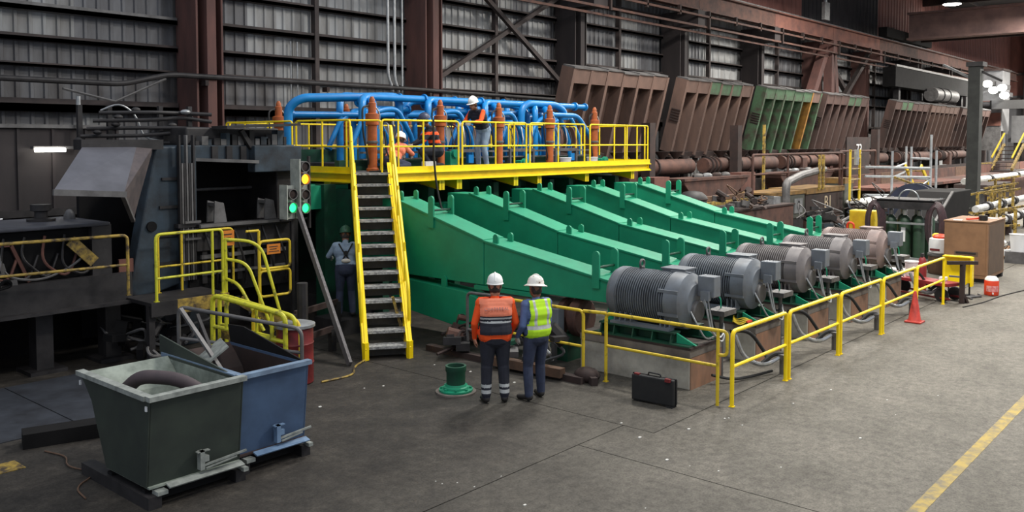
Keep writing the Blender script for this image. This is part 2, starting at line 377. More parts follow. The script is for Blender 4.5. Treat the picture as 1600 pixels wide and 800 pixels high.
# ---------------------------------------------------------------- drive housings, motors, foundations
PITCH = 2.17; XM = 12.0
ORD = ['first', 'second', 'third', 'fourth', 'fifth']
gp = None
def eye_lug(mb, x, y, z, h=.17, w=.12, t=.035):
    n = 8; pr = [(y - w / 2, z - .05), (y + w / 2, z - .05), (y + w / 2, z + h * .55)]
    pr += [(y + w / 2 * cos(a), z + h * .6 + w / 2 * sin(a)) for a in [pi * k / n for k in range(1, n)]] + [(y - w / 2, z + h * .55)]
    mb.prism(pr, 'yz', x - t / 2, x + t / 2)
    mb.ring((x, y, z + h * .6), .035, .012, 'x', 10, 5)
def housing():
    t = thing('drive_housing', '', 'machine', (XM, 10.7, 1.05))
    a, b = XM - .25, XM + .25
    # upper box: flat under the deck, ramp, kink, long slope to the motor
    MB().prism([(10.86, 1.08), (13.35, 1.08), (13.95, 1.3), (13.95, 2.55), (13.25, 2.55), (10.86, 1.89)], 'yz', a, b).build('upper_box', green, t, smooth=0, bevel=.012)
    MB().prism([(8.0, 1.08), (10.845, 1.08), (10.845, 1.885), (8.0, 1.42)], 'yz', a, b).build('lower_box', green, t, smooth=0, bevel=.012)
    MB().bar((XM, 10.845, 1.89), (XM, 7.98, 1.42), .56, .03, (0, 0, 1)).build('cover_plate', green, t, smooth=0)
    MB().bar((XM, 13.27, 2.562), (XM, 10.84, 1.9), .56, .03, (0, 0, 1)).build('cover_plate', green, t, smooth=0)
    MB().bx(XM - .3, XM + .3, 9.6, 11.05, 1.0, 1.07).build('seam_flange', green, t, smooth=0)
    f = MB()
    for s in (-1, 1): f.bx(XM + s * .2 - .06, XM + s * .2 + .06, 8.0, 8.12, .55, 1.1).bx(XM + s * .2 - .1, XM + s * .2 + .1, 7.96, 8.2, .53, .56)
    f.build('support_leg', green, t, smooth=0)
    for y, z, s in ((13.12, 2.55, .2), (13.12, 2.55, -.2), (10.6, 1.86, .2), (10.6, 1.86, -.2)):
        e = MB(); eye_lug(e, XM + s, y, z); e.build('lifting_lug', green, t)
    for y, z in ((12.2, 2.2), (8.35, 1.46)):
        for s in (-1, 1):
            e = MB(); pr = [(y - .07, z - .16), (y + .07, z - .16), (y + .07, z + .36)] + [(y + .07 * cos(q), z + .38 + .07 * sin(q)) for q in [pi * k / 6 for k in range(7)]] + [(y - .07, z + .36)]
            e.prism(pr, 'yz', XM + s * .265 - .02, XM + s * .265 + .02); e.ring((XM + s * .265, y, z + .38), .04, .014, 'x', 10, 5)
            e.build('hoist_ear', green, t)
        MB().cyl((XM - .25, y, z + .17), (XM + .25, y, z + .17), .022, n=8).build('cross_bar', greend, t)
    return t
hs = housing(); HL = ['nearest the two standing workers, its ramp edge beside the stair', 'just behind the front one', 'in the middle of the row', 'second from the back of the row', 'at the back of the row']
for k in range(5):
    o = hs if k == 0 else dup(hs, (XM + PITCH * k, 10.7, 1.05))
    tag(o, 'long green sloping drive housing ' + HL[k], 'machine', 'green drive housings in a row')
# lower spindle housings underneath
lh = thing('lower_housing', 'lower green inclined housing under the front drive housing beside the stair foot', 'machine', (XM, 11.6, .3))
MB().prism([(10.4, .12), (13.3, .45), (13.3, 1.02), (11.3, .92), (10.4, .68)], 'yz', XM - .3, XM + .1).build('housing_box', green, lh, smooth=0, bevel=.01)
e = MB(); eye_lug(e, XM - .28, 11.84, .9, .32, .13); e.build('lifting_lug', green, lh)
MB().bx(XM - .32, XM + .2, 10.9, 11.6, .12, .18).build('base_flange', green, lh, smooth=0)
# gear box ends seen between housing and motors
for k in range(5):
    x = XM + PITCH * k
    t = thing('coupling_guard', 'dark round shaft coupling between the %s motor and its green housing' % ORD[k], 'coupling', (x, 9.2, .62), 'shaft couplings behind the motors')
    MB().lathe([(.05, 0), (.3, 0), (.33, .03), (.33, .16), (.2, .18), (.2, .3), (.3, .32), (.3, .42), (.14, .44), (.14, 1.2)], (x, 8.75, .72), 20, 'y').build('coupling_drum', rust, t)
    MB().bx(x - .3, x + .3, 8.9, 9.15, 0, .45).build('pedestal', greend, t, smooth=0)
    MB().bx(x - .5, x - .32, 8.95, 9.25, .45, .92).build('junction_box', boxg, t, smooth=0, bevel=.02)
    MB().bx(x - .44, x - .38, 9.06, 9.14, 0, .46).build('box_post', greys, t, smooth=0)

def motor():
    t = thing('electric_motor', '', 'motor', (XM, 7.4, .82))
    z = 1.24; y0, y1 = 6.86, 7.9; pr = [(.30, y0 - z * 0 - 0)]
    prof = [(.3, 0.0)]; n = 25; L = y1 - y0
    for i in range(n):
        a = L * i / n; prof += [(.34, a + L / n * .03), (.425, a + L / n * .08), (.425, a + L / n * .36), (.34, a + L / n * .42)]
    prof.append((.3, L))
    fh = MB().lathe(prof, (XM, y0, z), 40, 'y').build('finned_housing', motorg, t, smooth=25)
    eb = MB().lathe([(.05, -.2), (.27, -.2), (.3, -.17), (.36, -.14), (.43, -.1), (.44, .0), (.44, .14), (.41, .16)], (XM, y0, z), 36, 'y').build('end_bell', motorg, t, smooth=25)
    MB().lathe([(.40, -.02), (.43, .0), (.43, .1), (.4, .16), (.2, .2), (.05, .2)], (XM, y1, z), 36, 'y').build('end_bell', motorg, t, smooth=25)
    MB().lathe([(.04, -.1), (.15, -.1), (.17, -.08), (.17, .02)], (XM, y0 - .16, z - .14), 20, 'y').build('encoder_cover', greys, eb)
    for a in (25, 90, 155, 205, 335): MB().bx(XM - .035 + .42 * cos(R(a)), XM + .035 + .42 * cos(R(a)), y0 - .1, y0 + .24, z + .42 * sin(R(a)) - .02, z + .42 * sin(R(a)) + .025).build('clamp_lug', motorg, eb, smooth=0)
    MB().bx(XM + .02, XM + .34, y0 + .02, y0 + .42, z + .36, z + .46).bx(XM + .0, XM + .36, y0 + .0, y0 + .44, z + .455, z + .475).build('top_pad', motorg, fh, smooth=0)
    e = MB(); e.ring((XM + .02, 7.65, z + .5), .06, .02, 'y', 14, 6); e.cyl((XM + .02, 7.65, z + .4), (XM + .02, 7.65, z + .45), .045, n=10); e.build('lifting_eye', greys, fh)
    tb = MB().bx(XM + .04, XM + .26, y0 - .47, y0 - .19, z + .08, z + .4).build('terminal_box', boxg, t, smooth=0, bevel=.012)
    MB().bx(XM - .03, XM + .04, y0 - .42, y0 - .28, z + .04, z + .18).build('cable_entry', boxg, tb, smooth=0)
    for s in (-1, 1):
        f = MB(); f.bx(XM + s * .36 - .08, XM + s * .36 + .08, y0 + .02, y1 + .05, .82, .86)
        for yy in (y0 + .04, y0 + .12, y0 + .2, y1 - .3, y1 - .2, y1 - .1, y1): f.bx(XM + s * .3 - .08, XM + s * .3 + .11, yy, yy + .02, .84, 1.0)
        f.build('mounting_foot', motorg, t, smooth=0)
    # flexible leads from the boxes down to the floor stub
    for q, (dx, sag) in enumerate(((.0, .0), (.09, .07))):
        pts = rounded([(XM - .02 + dx, y0 - .35, z + .06), (XM - .02 + dx, y0 - .46, z - .42 - sag), (XM + .16 + dx, y0 - .5, z - .56 - sag), (XM + .4, y0 - .46, z - .5 - sag), (XM + .6, y0 - .34, .76 + sag)], .2, 6)
        MB().tube(pts, .016, 6).build('lead', lgrey, t)
    MB().tube(rounded([(XM + .15, y0 - .3, z + .08), (XM + .18, y0 - .36, z - .25), (XM + .42, y0 - .3, z - .5), (XM + .58, y0 - .3, .74)], .2, 6), .02, 6).build('lead', black, t)
    MB().tube(rounded([(XM - .18, y0 - .2, z - .12), (XM - .22, y0 - .34, z - .3), (XM - .1, y0 - .42, z - .55), (XM + .2, y0 - .42, z - .52)], .2, 5), .014, 6).build('lead', lgrey, t)
    return t
mt = motor()
ML = ['slate grey finned electric motor nearest the black tool case, first of five', 'slate grey finned electric motor directly behind the front one, second of five',
      'grey finned electric motor in the middle of the row of five', 'dusty pinkish grey finned motor, fourth of the row of five', 'pinkish dust covered finned motor at the far end by the gas cylinders']
for k in range(5):
    o = mt if k == 0 else dup(mt, (XM + PITCH * k, 7.4, .82))
    tag(o, ML[k], 'motor', 'electric motors on concrete foundations')
    if k >= 2:
        mm = motorm if k < 4 else motorp
        for ch in [c_ for c_ in o.children_recursive]:
            if ch.data and ch.data.materials[0] == motorg:
                ch.data = ch.data.copy(); ch.data.materials[0] = mm
# green sub-bases on the foundations
def subbase():
    t = thing('motor_skid', '', 'base', (XM, 7.4, .635))
    for s in (-1, 1):
        x = XM + s * .36
        MB().bx(x - .1, x + .1, 6.78, 8.15, .795, .82).build('top_rail', greend, t, smooth=0)
        MB().bx(x - .14, x + .14, 6.5, 8.25, .635, .655).build('bottom_rail', greend, t, smooth=0)
        MB().bx(x - s * .06 - .01, x - s * .06 + .01, 6.78, 8.15, .655, .795).build('web_plate', greend, t, smooth=0)
        for yy in (6.82, 7.15, 7.5, 7.85, 8.1): MB().prism([(x - s * .05, .655), (x + s * .13, .655), (x + s * .09, .795), (x - s * .05, .795)], 'xz', yy, yy + .02).build('gusset', greend, t, smooth=0)
        MB().prism([(6.45, .655), (6.78, .655), (6.78, .8)], 'yz', x - .02, x + .02).build('end_gusset', green, t, smooth=0)
    return t
sb = subbase()
for k in range(5):
    o = sb if k == 0 else dup(sb, (XM + PITCH * k, 7.4, .635))
    tag(o, 'dark green steel skid frame under the %s motor of the row' % ORD[k], 'base', 'green motor base frames')
# concrete foundations with steel top edges
def plinth():
    t = thing('motor_foundation', '', 'foundation', (XM, 7.4, 0))
    x0, x1, y0, y1 = 11.52, 12.48, 6.5, 8.5
    MB().bx(x0, x1, y0, y1, 0, .5).build('block', conc, t, smooth=0, bevel=.015)
    MB().bx(x0 + .02, x1 + .012, y0 - .012, y0 + .0, 0, .48).build('end_face', concb, t, smooth=0)
    MB().bx(x0 - .015, x1 + .015, y0 - .015, y1, .48, .62).build('capping_slab', concd, t, smooth=0, bevel=.01)
    MB().bx(x0 - .02, x1 + .02, y0 - .03, y0 + .03, .60, .635).build('edge_angle', rustd, t, smooth=0)
    MB().bx(x0 - .02, x0 + .03, y0 + .03, y1, .60, .635).build('edge_angle', rustd, t, smooth=0)
    return t
concd = mat('dusty_dark_concrete', (122, 114, 106), (84, 78, 74), 2.5, .9, bump=.15)
pl = plinth()
for k in range(5):
    o = pl if k == 0 else dup(pl, (XM + PITCH * k, 7.4, 0))
    tag(o, 'concrete block foundation with rusty stained end carrying the %s motor' % ORD[k], 'foundation', 'concrete motor foundations')
# low ground around: concrete shelf behind the railings
o = MB().bx(12.5, 22.3, 6.9, 8.5, 0, .03).build('trench_cover', concd, None, smooth=0); tag(o, 'dusty concrete strip filling the floor between the motor foundations', 'floor slab')
# flexible conduits looping from each foundation to the floor stubs
for k in range(5):
    x = XM + PITCH * k + .62; fx = x + .72
    t = thing('cable_drop', 'curved black and silver cables looping to floor stub beside the %s motor' % ORD[k], 'cable', (fx, 5.86, 0), 'looped cables along the railing')
    MB().tube(rounded([(x + .05, 6.35, .66), (x + .1, 6.22, .3), (x + .35, 6.0, .16), (fx + .02, 5.86, .3), (fx + .02, 5.86, .22)], .3, 6), .035, 8).build('silver_conduit', chrome, t)
    MB().tube(rounded([(x + .1, 6.45, .7), (x + .45, 6.3, .68), (x + .62, 6.1, .3), (x + .5, 6.0, .2)], .3, 6), .03, 8).build('black_cable', black, t)
    MB().tube(rounded([(x + .4, 6.05, .2), (x + .6, 5.95, .34), (fx + .1, 5.84, .3), (fx + .12, 5.82, .02)], .25, 6), .035, 8).build('black_cable', black, t)
    MB().cyl((fx, 5.86, 0), (fx, 5.86, .3), .05, n=10).bx(fx - .09, fx + .09, 5.8, 5.92, .24, .32).build('floor_stub', greys, t)
    if k == 0: MB().tube(rounded([(x - .6, 6.4, .15), (x - .3, 6.2, .05), (x + .2, 6.1, .03), (x + .6, 5.98, .05)], .3, 5), .022, 6).build('black_cable', black, t)
    # post with small junction plate beside the foundation
    MB().cyl((x - .02, 6.55, 0), (x - .02, 6.55, 1.02), .035, n=8).build('stand_pipe', greys, t)
    MB().bx(x - .22, x + .18, 6.4, 6.7, .98, 1.06).build('cable_shelf', greys, t, smooth=0)
    MB().tube(rounded([(x + .05, 6.6, 1.06), (x + .08, 6.62, 1.25), (x - .05, 6.9, 1.3), (x - .2, 7.0, 1.34)], .1, 4), .012, 6).build('green_earth_lead', green, t)
# ---------------------------------------------------------------- yellow deck, its rails and the ship stair
pf = thing('work_platform', 'yellow steel work platform with railings above the green drive housings', 'platform', (16.8, 16.5, 2.6))
DX0, DX1, DY0, DY1, DZ = 11.55, 22.12, 13.85, 19.2, 3.05
outline = [(12.15, DY0), (DX1, DY0), (DX1, DY1), (DX0, DY1), (DX0, 14.33)]
MB().prism(outline, 'xy', DZ - .04, DZ).build('deck_plate', greys, pf, smooth=0)
def edge(p, q, nrm):
    p, q = Vector(p), Vector(q); n = Vector(nrm)
    MB().bar((p.x, p.y, DZ + .05), (q.x, q.y, DZ + .05), .012, .12).build('kick_plate', yellow, pf, smooth=0)
    i = -n * .05
    b = MB(); b.bar((p.x + i.x, p.y + i.y, 2.94), (q.x + i.x, q.y + i.y, 2.94), .012, .19)
    b.bar((p.x + i.x * .3, p.y + i.y * .3, DZ - .02), (q.x + i.x * .3, q.y + i.y * .3, DZ - .02), .13, .025)
    b.bar((p.x + i.x * .3, p.y + i.y * .3, 2.85), (q.x + i.x * .3, q.y + i.y * .3, 2.85), .13, .02)
    b.bx(min(p.x, q.x), max(p.x, q.x) if abs(q.x - p.x) > .1 else min(p.x, q.x) + .012, min(p.y, q.y), max(p.y, q.y) if abs(q.y - p.y) > .1 else min(p.y, q.y) + .012, 2.84, 2.9)
    b.build('edge_beam', yellow, pf, smooth=0)
edge((12.15, DY0), (DX1, DY0), (0, -1)); edge((DX0, 14.33), (DX0, 18.0), (-1, 0)); edge((DX1, DY0), (DX1, DY1), (1, 0)); edge((DX0, DY1), (DX1, DY1), (0, 1))
for x in (13.7, 14.25, 16.2, 17.1, 19.1, 21.3):
    MB().prism([(13.9, 2.84), (13.9, 2.62), (14.9, 2.8), (14.9, 2.84)], 'yz', x - .008, x + .008).bx(x - .08, x + .08, 13.9, 13.915, 2.62, 2.84).add([(x - .08, 13.9, 2.62), (x + .08, 13.9, 2.62), (x + .08, 14.9, 2.8), (x - .08, 14.9, 2.8)], [(0, 1, 2, 3)]).build('bracket', yellow, pf, smooth=0)
MB().prism([(11.6, 2.84), (11.6, 2.6), (12.4, 2.84)], 'xz', 15.2, 15.22).bx(11.58, 11.6, 15.1, 15.3, 2.6, 2.84).build('bracket', yellow, pf, smooth=0)
RT = 4.13; RM = 3.58
def railsec(p, q, mids=(), top=RT):
    p, q = Vector((p[0], p[1], 0)), Vector((q[0], q[1], 0))
    a = lambda v, z: (v.x, v.y, z)
    MB().tube(rounded([a(p, DZ), a(p, top), a(q, top), a(q, DZ)], .07, 3), .021, 8).build('rail_frame', yellow, pf)
    MB().cyl(a(p, RM), a(q, RM), .017, n=8).build('mid_rail', yellow, pf)
    for t in mids:
        m = p.lerp(q, t); MB().cyl(a(m, DZ), a(m, top), .02, n=8).build('rail_post', yellow, pf)
railsec((12.0, 13.92), (14.2, 13.88), (.2, .52)); railsec((14.32, 13.88), (16.56, 13.88), (.5, .8)); railsec((16.7, 13.88), (18.95, 13.88), (.5,))
railsec((19.2, 13.88), (22.05, 13.88), (.4, .62, .8)); railsec((22.08, 14.0), (22.08, 16.3), (.3, .7)); railsec((22.08, 16.5), (22.08, 19.1), (.5,))
railsec((11.6, 14.45), (11.6, 16.3), (.5,)); railsec((11.6, 16.45), (11.6, 19.1), (.35, .7)); railsec((16.5, 19.12), (22.0, 19.12), (.16, .33, .5, .66, .83))
railsec((11.7, 19.12), (16.3, 19.12), (.25, .5, .75))
# rail round the hydraulic panel on the right half of the walkway
railsec((17.3, 15.1), (19.2, 15.1), (.5,)); railsec((17.6, 15.9), (19.0, 15.9), (.5,))
# gate frame at the stair head
MB().tube(rounded([(11.75, 14.75, DZ), (11.75, 14.75, RT), (12.3, 14.3, RT), (12.3, 14.3, DZ)], .06, 3), .02, 8).build('gate_frame', yellow, pf)
MB().cyl((11.75, 14.75, RM), (12.3, 14.3, RM), .016, n=8).build('gate_bar', yellow, pf)
# stair, climbing away from the floor at an angle to the hall
sr = thing('ship_stair', 'steep yellow ship stair with grey grating treads up to the platform', 'stair', (9.85, 11.33, 0))
T0, T1 = Vector((9.87, 11.34, 0)), Vector((11.86, 14.1, 0)); dr = (T1 - T0).normalized(); wd = Vector((dr.y, -dr.x, 0)); HW = .36
def sp(t, s, z): v = T0.lerp(T1, t) + wd * s; return (v.x, v.y, z)
NT = 14; H_ = 3.05; rsm = mat('grey_riser', (84, 82, 78), (66, 64, 62), 5, .7)
tr = []
for i in range(NT):
    z = H_ * (i + 1) / NT; t = (i + .55) / NT; a, b = t - .042, t + .042
    m = MB(); m.cur = 0
    m.hexa([sp(a, -HW, z - .03), sp(a, HW, z - .03), sp(b, HW, z - .03), sp(b, -HW, z - .03), sp(a, -HW, z), sp(a, HW, z), sp(b, HW, z), sp(b, -HW, z)])
    m.hexa([sp(a - .002, -HW, z - .045), sp(a - .002, HW, z - .045), sp(a, HW, z - .045), sp(a, -HW, z - .045), sp(a - .002, -HW, z + .002), sp(a - .002, HW, z + .002), sp(a, HW, z + .002), sp(a, -HW, z + .002)])
    m.build('tread', tread, sr, smooth=0)
    if i < NT: MB().hexa([sp(b, -HW, z - H_ / NT + .0), sp(b, HW, z - H_ / NT + .0), sp(b + .004, HW, z - H_ / NT), sp(b + .004, -HW, z - H_ / NT), sp(b, -HW, z - .03), sp(b, HW, z - .03), sp(b + .004, HW, z - .03), sp(b + .004, -HW, z - .03)]).build('riser', rsm, sr, smooth=0)
for s in (-1, 1):
    b = MB(); p, q = Vector(sp(.0, s * (HW + .012), .1)), Vector(sp(1.0, s * (HW + .012), 3.1))
    b.bar(p, q, .022, .26); b.bar(p + Vector((0, 0, .15)), q + Vector((0, 0, .15)), .1, .015); b.bar(p - Vector((0, 0, .15)), q - Vector((0, 0, .15)), .1, .015)
    b.bar(sp(-.01, s * (HW + .012), 0), sp(-.01, s * (HW + .012), .3), .07, .09)
    b.build('stringer', yellow, sr, smooth=0)
    o_ = s * (HW + .05)
    MB().tube(rounded([sp(.11, o_, .5), sp(.11, o_, .78), sp(.14, o_, 1.16), sp(1.0, o_, 3.98), sp(1.02, o_, 3.98), sp(1.02, o_, 3.05)], .1, 4), .031, 8).build('handrail', yellow, sr)
    MB().tube(rounded([sp(.12, o_, .52), sp(1.0, o_, 3.55)], .1, 3), .028, 8).build('mid_rail', yellow, sr)
    for t in (.3, .62, .9): MB().cyl(sp(t, o_, H_ * t + .12), sp(t, o_, H_ * t + .95), .02, n=8).build('rail_post', yellow, sr)
    for t in (.05, .2, .4, .6, .8):
        c = Vector(sp(t, s * (HW + .022), H_ * t + .1)); MB().ball(c, .028, 8, 6).build('bolt_head', greys, sr)
# leveller machine below the deck, its shade put into the dark green
lv = thing('leveller_frame', 'green roller leveller frame coloured dark for the shadow under the platform', 'machine', (17, 16.6, 0))
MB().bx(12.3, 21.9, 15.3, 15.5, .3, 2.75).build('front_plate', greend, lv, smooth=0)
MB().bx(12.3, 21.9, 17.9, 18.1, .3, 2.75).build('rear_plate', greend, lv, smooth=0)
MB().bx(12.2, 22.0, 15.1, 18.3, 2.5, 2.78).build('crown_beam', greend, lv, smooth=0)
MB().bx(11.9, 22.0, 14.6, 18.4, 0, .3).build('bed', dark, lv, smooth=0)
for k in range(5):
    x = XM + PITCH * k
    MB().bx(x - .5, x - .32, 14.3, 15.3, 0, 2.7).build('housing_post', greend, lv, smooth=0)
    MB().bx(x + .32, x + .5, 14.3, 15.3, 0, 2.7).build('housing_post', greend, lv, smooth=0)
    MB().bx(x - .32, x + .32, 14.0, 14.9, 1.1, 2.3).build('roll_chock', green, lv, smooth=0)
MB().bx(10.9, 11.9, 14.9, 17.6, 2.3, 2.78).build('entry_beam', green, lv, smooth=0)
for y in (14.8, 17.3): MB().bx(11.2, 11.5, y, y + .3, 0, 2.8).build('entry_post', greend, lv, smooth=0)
# upper machine above the deck: grey beams and trays
for (x0, x1, y0, y1, z0, z1, m) in ((11.9, 21.6, 15.2, 15.35, DZ, 3.28, greend), (11.9, 21.6, 17.2, 17.35, DZ, 3.5, greend), (12.2, 21.2, 15.6, 17.1, DZ, 3.2, dark), (12.4, 21.0, 15.0, 15.12, 3.42, 3.46, greys), (12.4, 21.0, 15.0, 15.12, 3.28, 3.31, greys)):
    MB().bx(x0, x1, y0, y1, z0, z1).build('top_beam', m, lv, smooth=0)
# hydraulic cylinders standing on the deck, two rows of five
def ram():
    t = thing('hydraulic_cylinder', '', 'cylinder', (0, 0, DZ))
    br_ = MB().lathe([(.13, DZ), (.13, DZ + .06), (.1, DZ + .08), (.1, 4.02), (.14, 4.04), (.14, 4.1), (.1, 4.12), (.1, 4.13)], (0, 0, 0), 18).build('barrel', orange, t)
    MB().lathe([(.1, 4.1), (.145, 4.14), (.145, 4.27), (.085, 4.29), (.085, 4.5), (.06, 4.52), (.06, 4.58), (.03, 4.64)], (0, 0, 0), 18).build('head', orange, t)
    MB().lathe([(.105, 3.64), (.122, 3.65), (.122, 3.69), (.105, 3.7)], (0, 0, 0), 18).build('clamp_band', greys, br_)
    MB().tube(rounded([(-.1, 0, 4.45), (-.3, -.04, 4.4), (-.3, -.05, 3.9), (-.16, -.06, 3.3), (-.12, 0, 3.2)], .2, 6), .022, 6).build('hose', black, t)
    MB().tube(rounded([(.06, 0, 4.45), (.2, -.02, 4.3), (.17, -.02, 3.95)], .12, 5), .016, 6).build('hose', lgrey, t)
    return t
rm = ram(); n = 0
RL = ['left of the stair head', 'second in the front row', 'third in the front row, beside the standing platform worker', 'fourth in the front row', 'at the right end of the front row']
for r, y in enumerate((14.6, 18.0)):
    for k in range(5):
        loc = (12.32 + 2.02 * k, y, DZ)
        if n == 0: rm.location = loc; o = rm
        else: o = dup(rm, loc)
        n += 1
        tag(o, ('orange brown upright hydraulic cylinder ' + RL[k]) if r == 0 else 'orange brown upright hydraulic cylinder, %s of the rear row behind the blue pipes' % ORD[k], 'cylinder', 'orange hydraulic cylinders on the platform')
# blue pipework
def pipe(name, pts, r, label, rad=.22, extra=None):
    t = thing('blue_pipe', label, 'pipe', tuple(pts[-1]), 'blue hydraulic pipes on the platform')
    MB().tube(rounded(pts, rad, 5), r, 12).build('pipe_run', blue, t)
    for i in (0, len(pts) - 1):
        a, b = Vector(pts[i]), Vector(pts[1] if i == 0 else pts[-2]); d = (b - a).normalized()
        MB().cyl(a, a + d * .05, r * 1.5, n=12).build('flange', blue, t)
    return t
for row, (y, nm) in enumerate(((15.45, 'front'), (17.0, 'rear'))):
    for k in range(5):
        x = 12.0 + 2.02 * k if row == 0 else 12.6 + 2.02 * k
        if row == 0 and k == 4: continue
        zt = 4.62 + .1 * (row)
        pipe('p', [(x + .75, y, DZ + .1), (x + .75, y, zt - .1), (x + 1.0, y + .25, zt + .08), (x + 2.9, y + .25, zt + .08)], .085, 'thick blue header pipe, %s %s bay, rising then running along the top' % (ORD[k], nm))
        pipe('p', [(x + .35, y - .05, 3.5), (x + .75, y - .05, 4.25), (x + 1.4, y - .05, 4.42), (x + 1.75, y - .05, 4.42), (x + 2.25, y - .05, 3.7), (x + 2.25, y - .05, DZ + .1)], .06, 'thinner blue arched pipe of the %s %s bay bending down both sides' % (ORD[k], nm), .3)
        pipe('p', [(x + 1.25, y + .1, DZ + .1), (x + 1.25, y + .1, 4.2), (x + 1.5, y + .5, 4.45), (x + 2.6, y + .5, 4.45)], .07, 'blue riser pipe with elbow, %s %s bay' % (ORD[k], nm))
pipe('p', [(11.75, 16.8, DZ + .1), (11.75, 16.8, 4.45), (11.95, 16.6, 4.66), (13.9, 16.0, 4.74), (14.25, 15.9, 4.74), (14.25, 15.9, 4.2), (14.25, 15.9, DZ + .1)], .1, 'thick blue header pipe sweeping in from the left end', .25)
pipe('p', [(14.6, 16.1, DZ + .1), (14.6, 16.1, 4.5), (14.85, 16.1, 4.68), (16.5, 16.1, 4.68), (16.85, 15.7, 4.55), (16.85, 15.6, DZ + .1)], .095, 'thick blue bridge pipe with elbows behind the crouching worker', .2)
pipe('p', [(17.0, 16.2, DZ + .1), (17.0, 16.2, 4.5), (17.25, 16.2, 4.7), (18.7, 16.2, 4.7), (19.0, 15.9, 4.5), (19.0, 15.8, DZ + .1)], .095, 'thick blue bridge pipe with elbows right of the standing platform worker', .2)
for q_, x_ in enumerate((12.9, 15.0, 17.1, 19.15)): pipe('p', [(x_, 15.25, DZ + .1), (x_, 15.25, 4.35), (x_ + .18, 15.5, 4.58), (x_ + .4, 16.2, 4.62)], .1, 'thick blue front standpipe with elbow, %s from the left' % ORD[q_], .16)
pipe('p', [(12.1, 17.2, 4.3), (16.8, 16.4, 4.36), (20.6, 16.4, 4.36), (20.9, 16.4, 4.1), (20.9, 16.4, DZ + .1)], .08, 'lower long blue header pipe crossing all bays behind the cylinders', .25)
pipe('p', [(18.4, 15.6, DZ + .1), (18.4, 15.6, 4.55), (18.65, 15.6, 4.72), (19.9, 15.6, 4.72), (20.3, 15.6, 4.55), (20.3, 15.6, 4.3)], .1, 'thick blue pipe rising in front at the right end', .2)
pipe('p', [(19.3, 15.3, 4.42), (20.55, 15.3, 4.42), (21.3, 15.3, 3.7), (21.3, 15.3, DZ + .1)], .07, 'blue pipe sloping down at the far right end of the platform', .25)
# small things on the deck
o = MB().bx(13.3, 13.62, 14.0, 14.12, DZ, DZ + .2).build('white_carton', white, None, smooth=0); tag(o, 'small white carton on the platform edge left of the crouching worker', 'carton')
for (x, y, lb) in ((18.55, 14.2, 'white plastic tub on the platform by the fourth cylinder'), (19.75, 14.2, 'white plastic tub on the platform by the right end cylinder')):
    t = thing('plastic_tub', lb, 'tub', (x, y, DZ)); MB().lathe([(.13, 0), (.15, .18), (.16, .2), (.15, .2), (.12, .02)], (x, y, DZ), 16).build('tub_body', whitep, t); MB().ring((x, y, DZ + .2), .155, .01, 'z', 16, 5).build('tub_rim', whitep, t)
for (x, y, z, lb) in ((15.0, 14.9, 3.45, 'green valve block on the platform behind the standing worker'), (17.4, 14.75, 3.2, 'green valve block low on the platform near the third cylinder'), (20.9, 14.7, 3.2, 'round green valve on the platform at the right end')):
    t = thing('valve_block', lb, 'valve', (x, y, DZ)); MB().bx(x - .13, x + .13, y - .1, y + .1, DZ, z).build('valve_body', green, t, smooth=0, bevel=.02); MB().lathe([(.03, -.05), (.1, -.05), (.1, .05), (.03, .05)], (x, y - .12, z - .05), 14, 'y').build('hand_wheel', green, t)
for (x, lb) in ((13.1, 'first'), (15.5, 'second'), (17.7, 'third'), (19.6, 'fourth')):
    t = thing('hose_manifold', 'grey hose manifold with dangling hoses, %s along the deck' % lb, 'manifold', (x, 15.0, DZ), 'hose manifolds on the deck')
    MB().bx(x - .5, x + .5, 14.96, 15.06, 3.42, 3.5).bx(x - .5, x - .44, 14.96, 15.06, DZ, 3.42).bx(x + .44, x + .5, 14.96, 15.06, DZ, 3.42).build('manifold_bar', greys, t, smooth=0)
    for q in range(5):
        xx = x - .4 + .2 * q; MB().tube(rounded([(xx, 15.0, 3.5), (xx + .02, 14.95, 3.7), (xx + .1, 15.1, 4.0 + .05 * (q % 3)), (xx + .16, 15.3, 4.1)], .2, 4), .016, 6).build('hose', (black, rustr, lgrey)[q % 3], t)
    MB().bx(x + .1, x + .28, 14.9, 14.98, 3.16, 3.36).build('gauge_box', (whitep, blue)[int(x) % 2], t, smooth=0)
# black hose hanging over the edge
t = tag(MB().tube(rounded([(13.35, 13.8, 4.15), (13.34, 13.78, 3.2), (13.42, 13.72, 2.4), (13.55, 13.2, 1.1)], .4, 5), .024, 6).build('hanging_hose', black, None), 'thin black hose hanging from the rail over the platform edge', 'hose')
t = tag(MB().tube(rounded([(12.4, 14.3, 3.9), (12.42, 14.25, 3.4), (12.55, 14.1, 3.2), (12.3, 14.0, 3.08), (11.9, 14.2, 3.06)], .2, 5), .02, 6).build('loose_cable', black, None), 'black cable sagging across the stair head', 'cable')
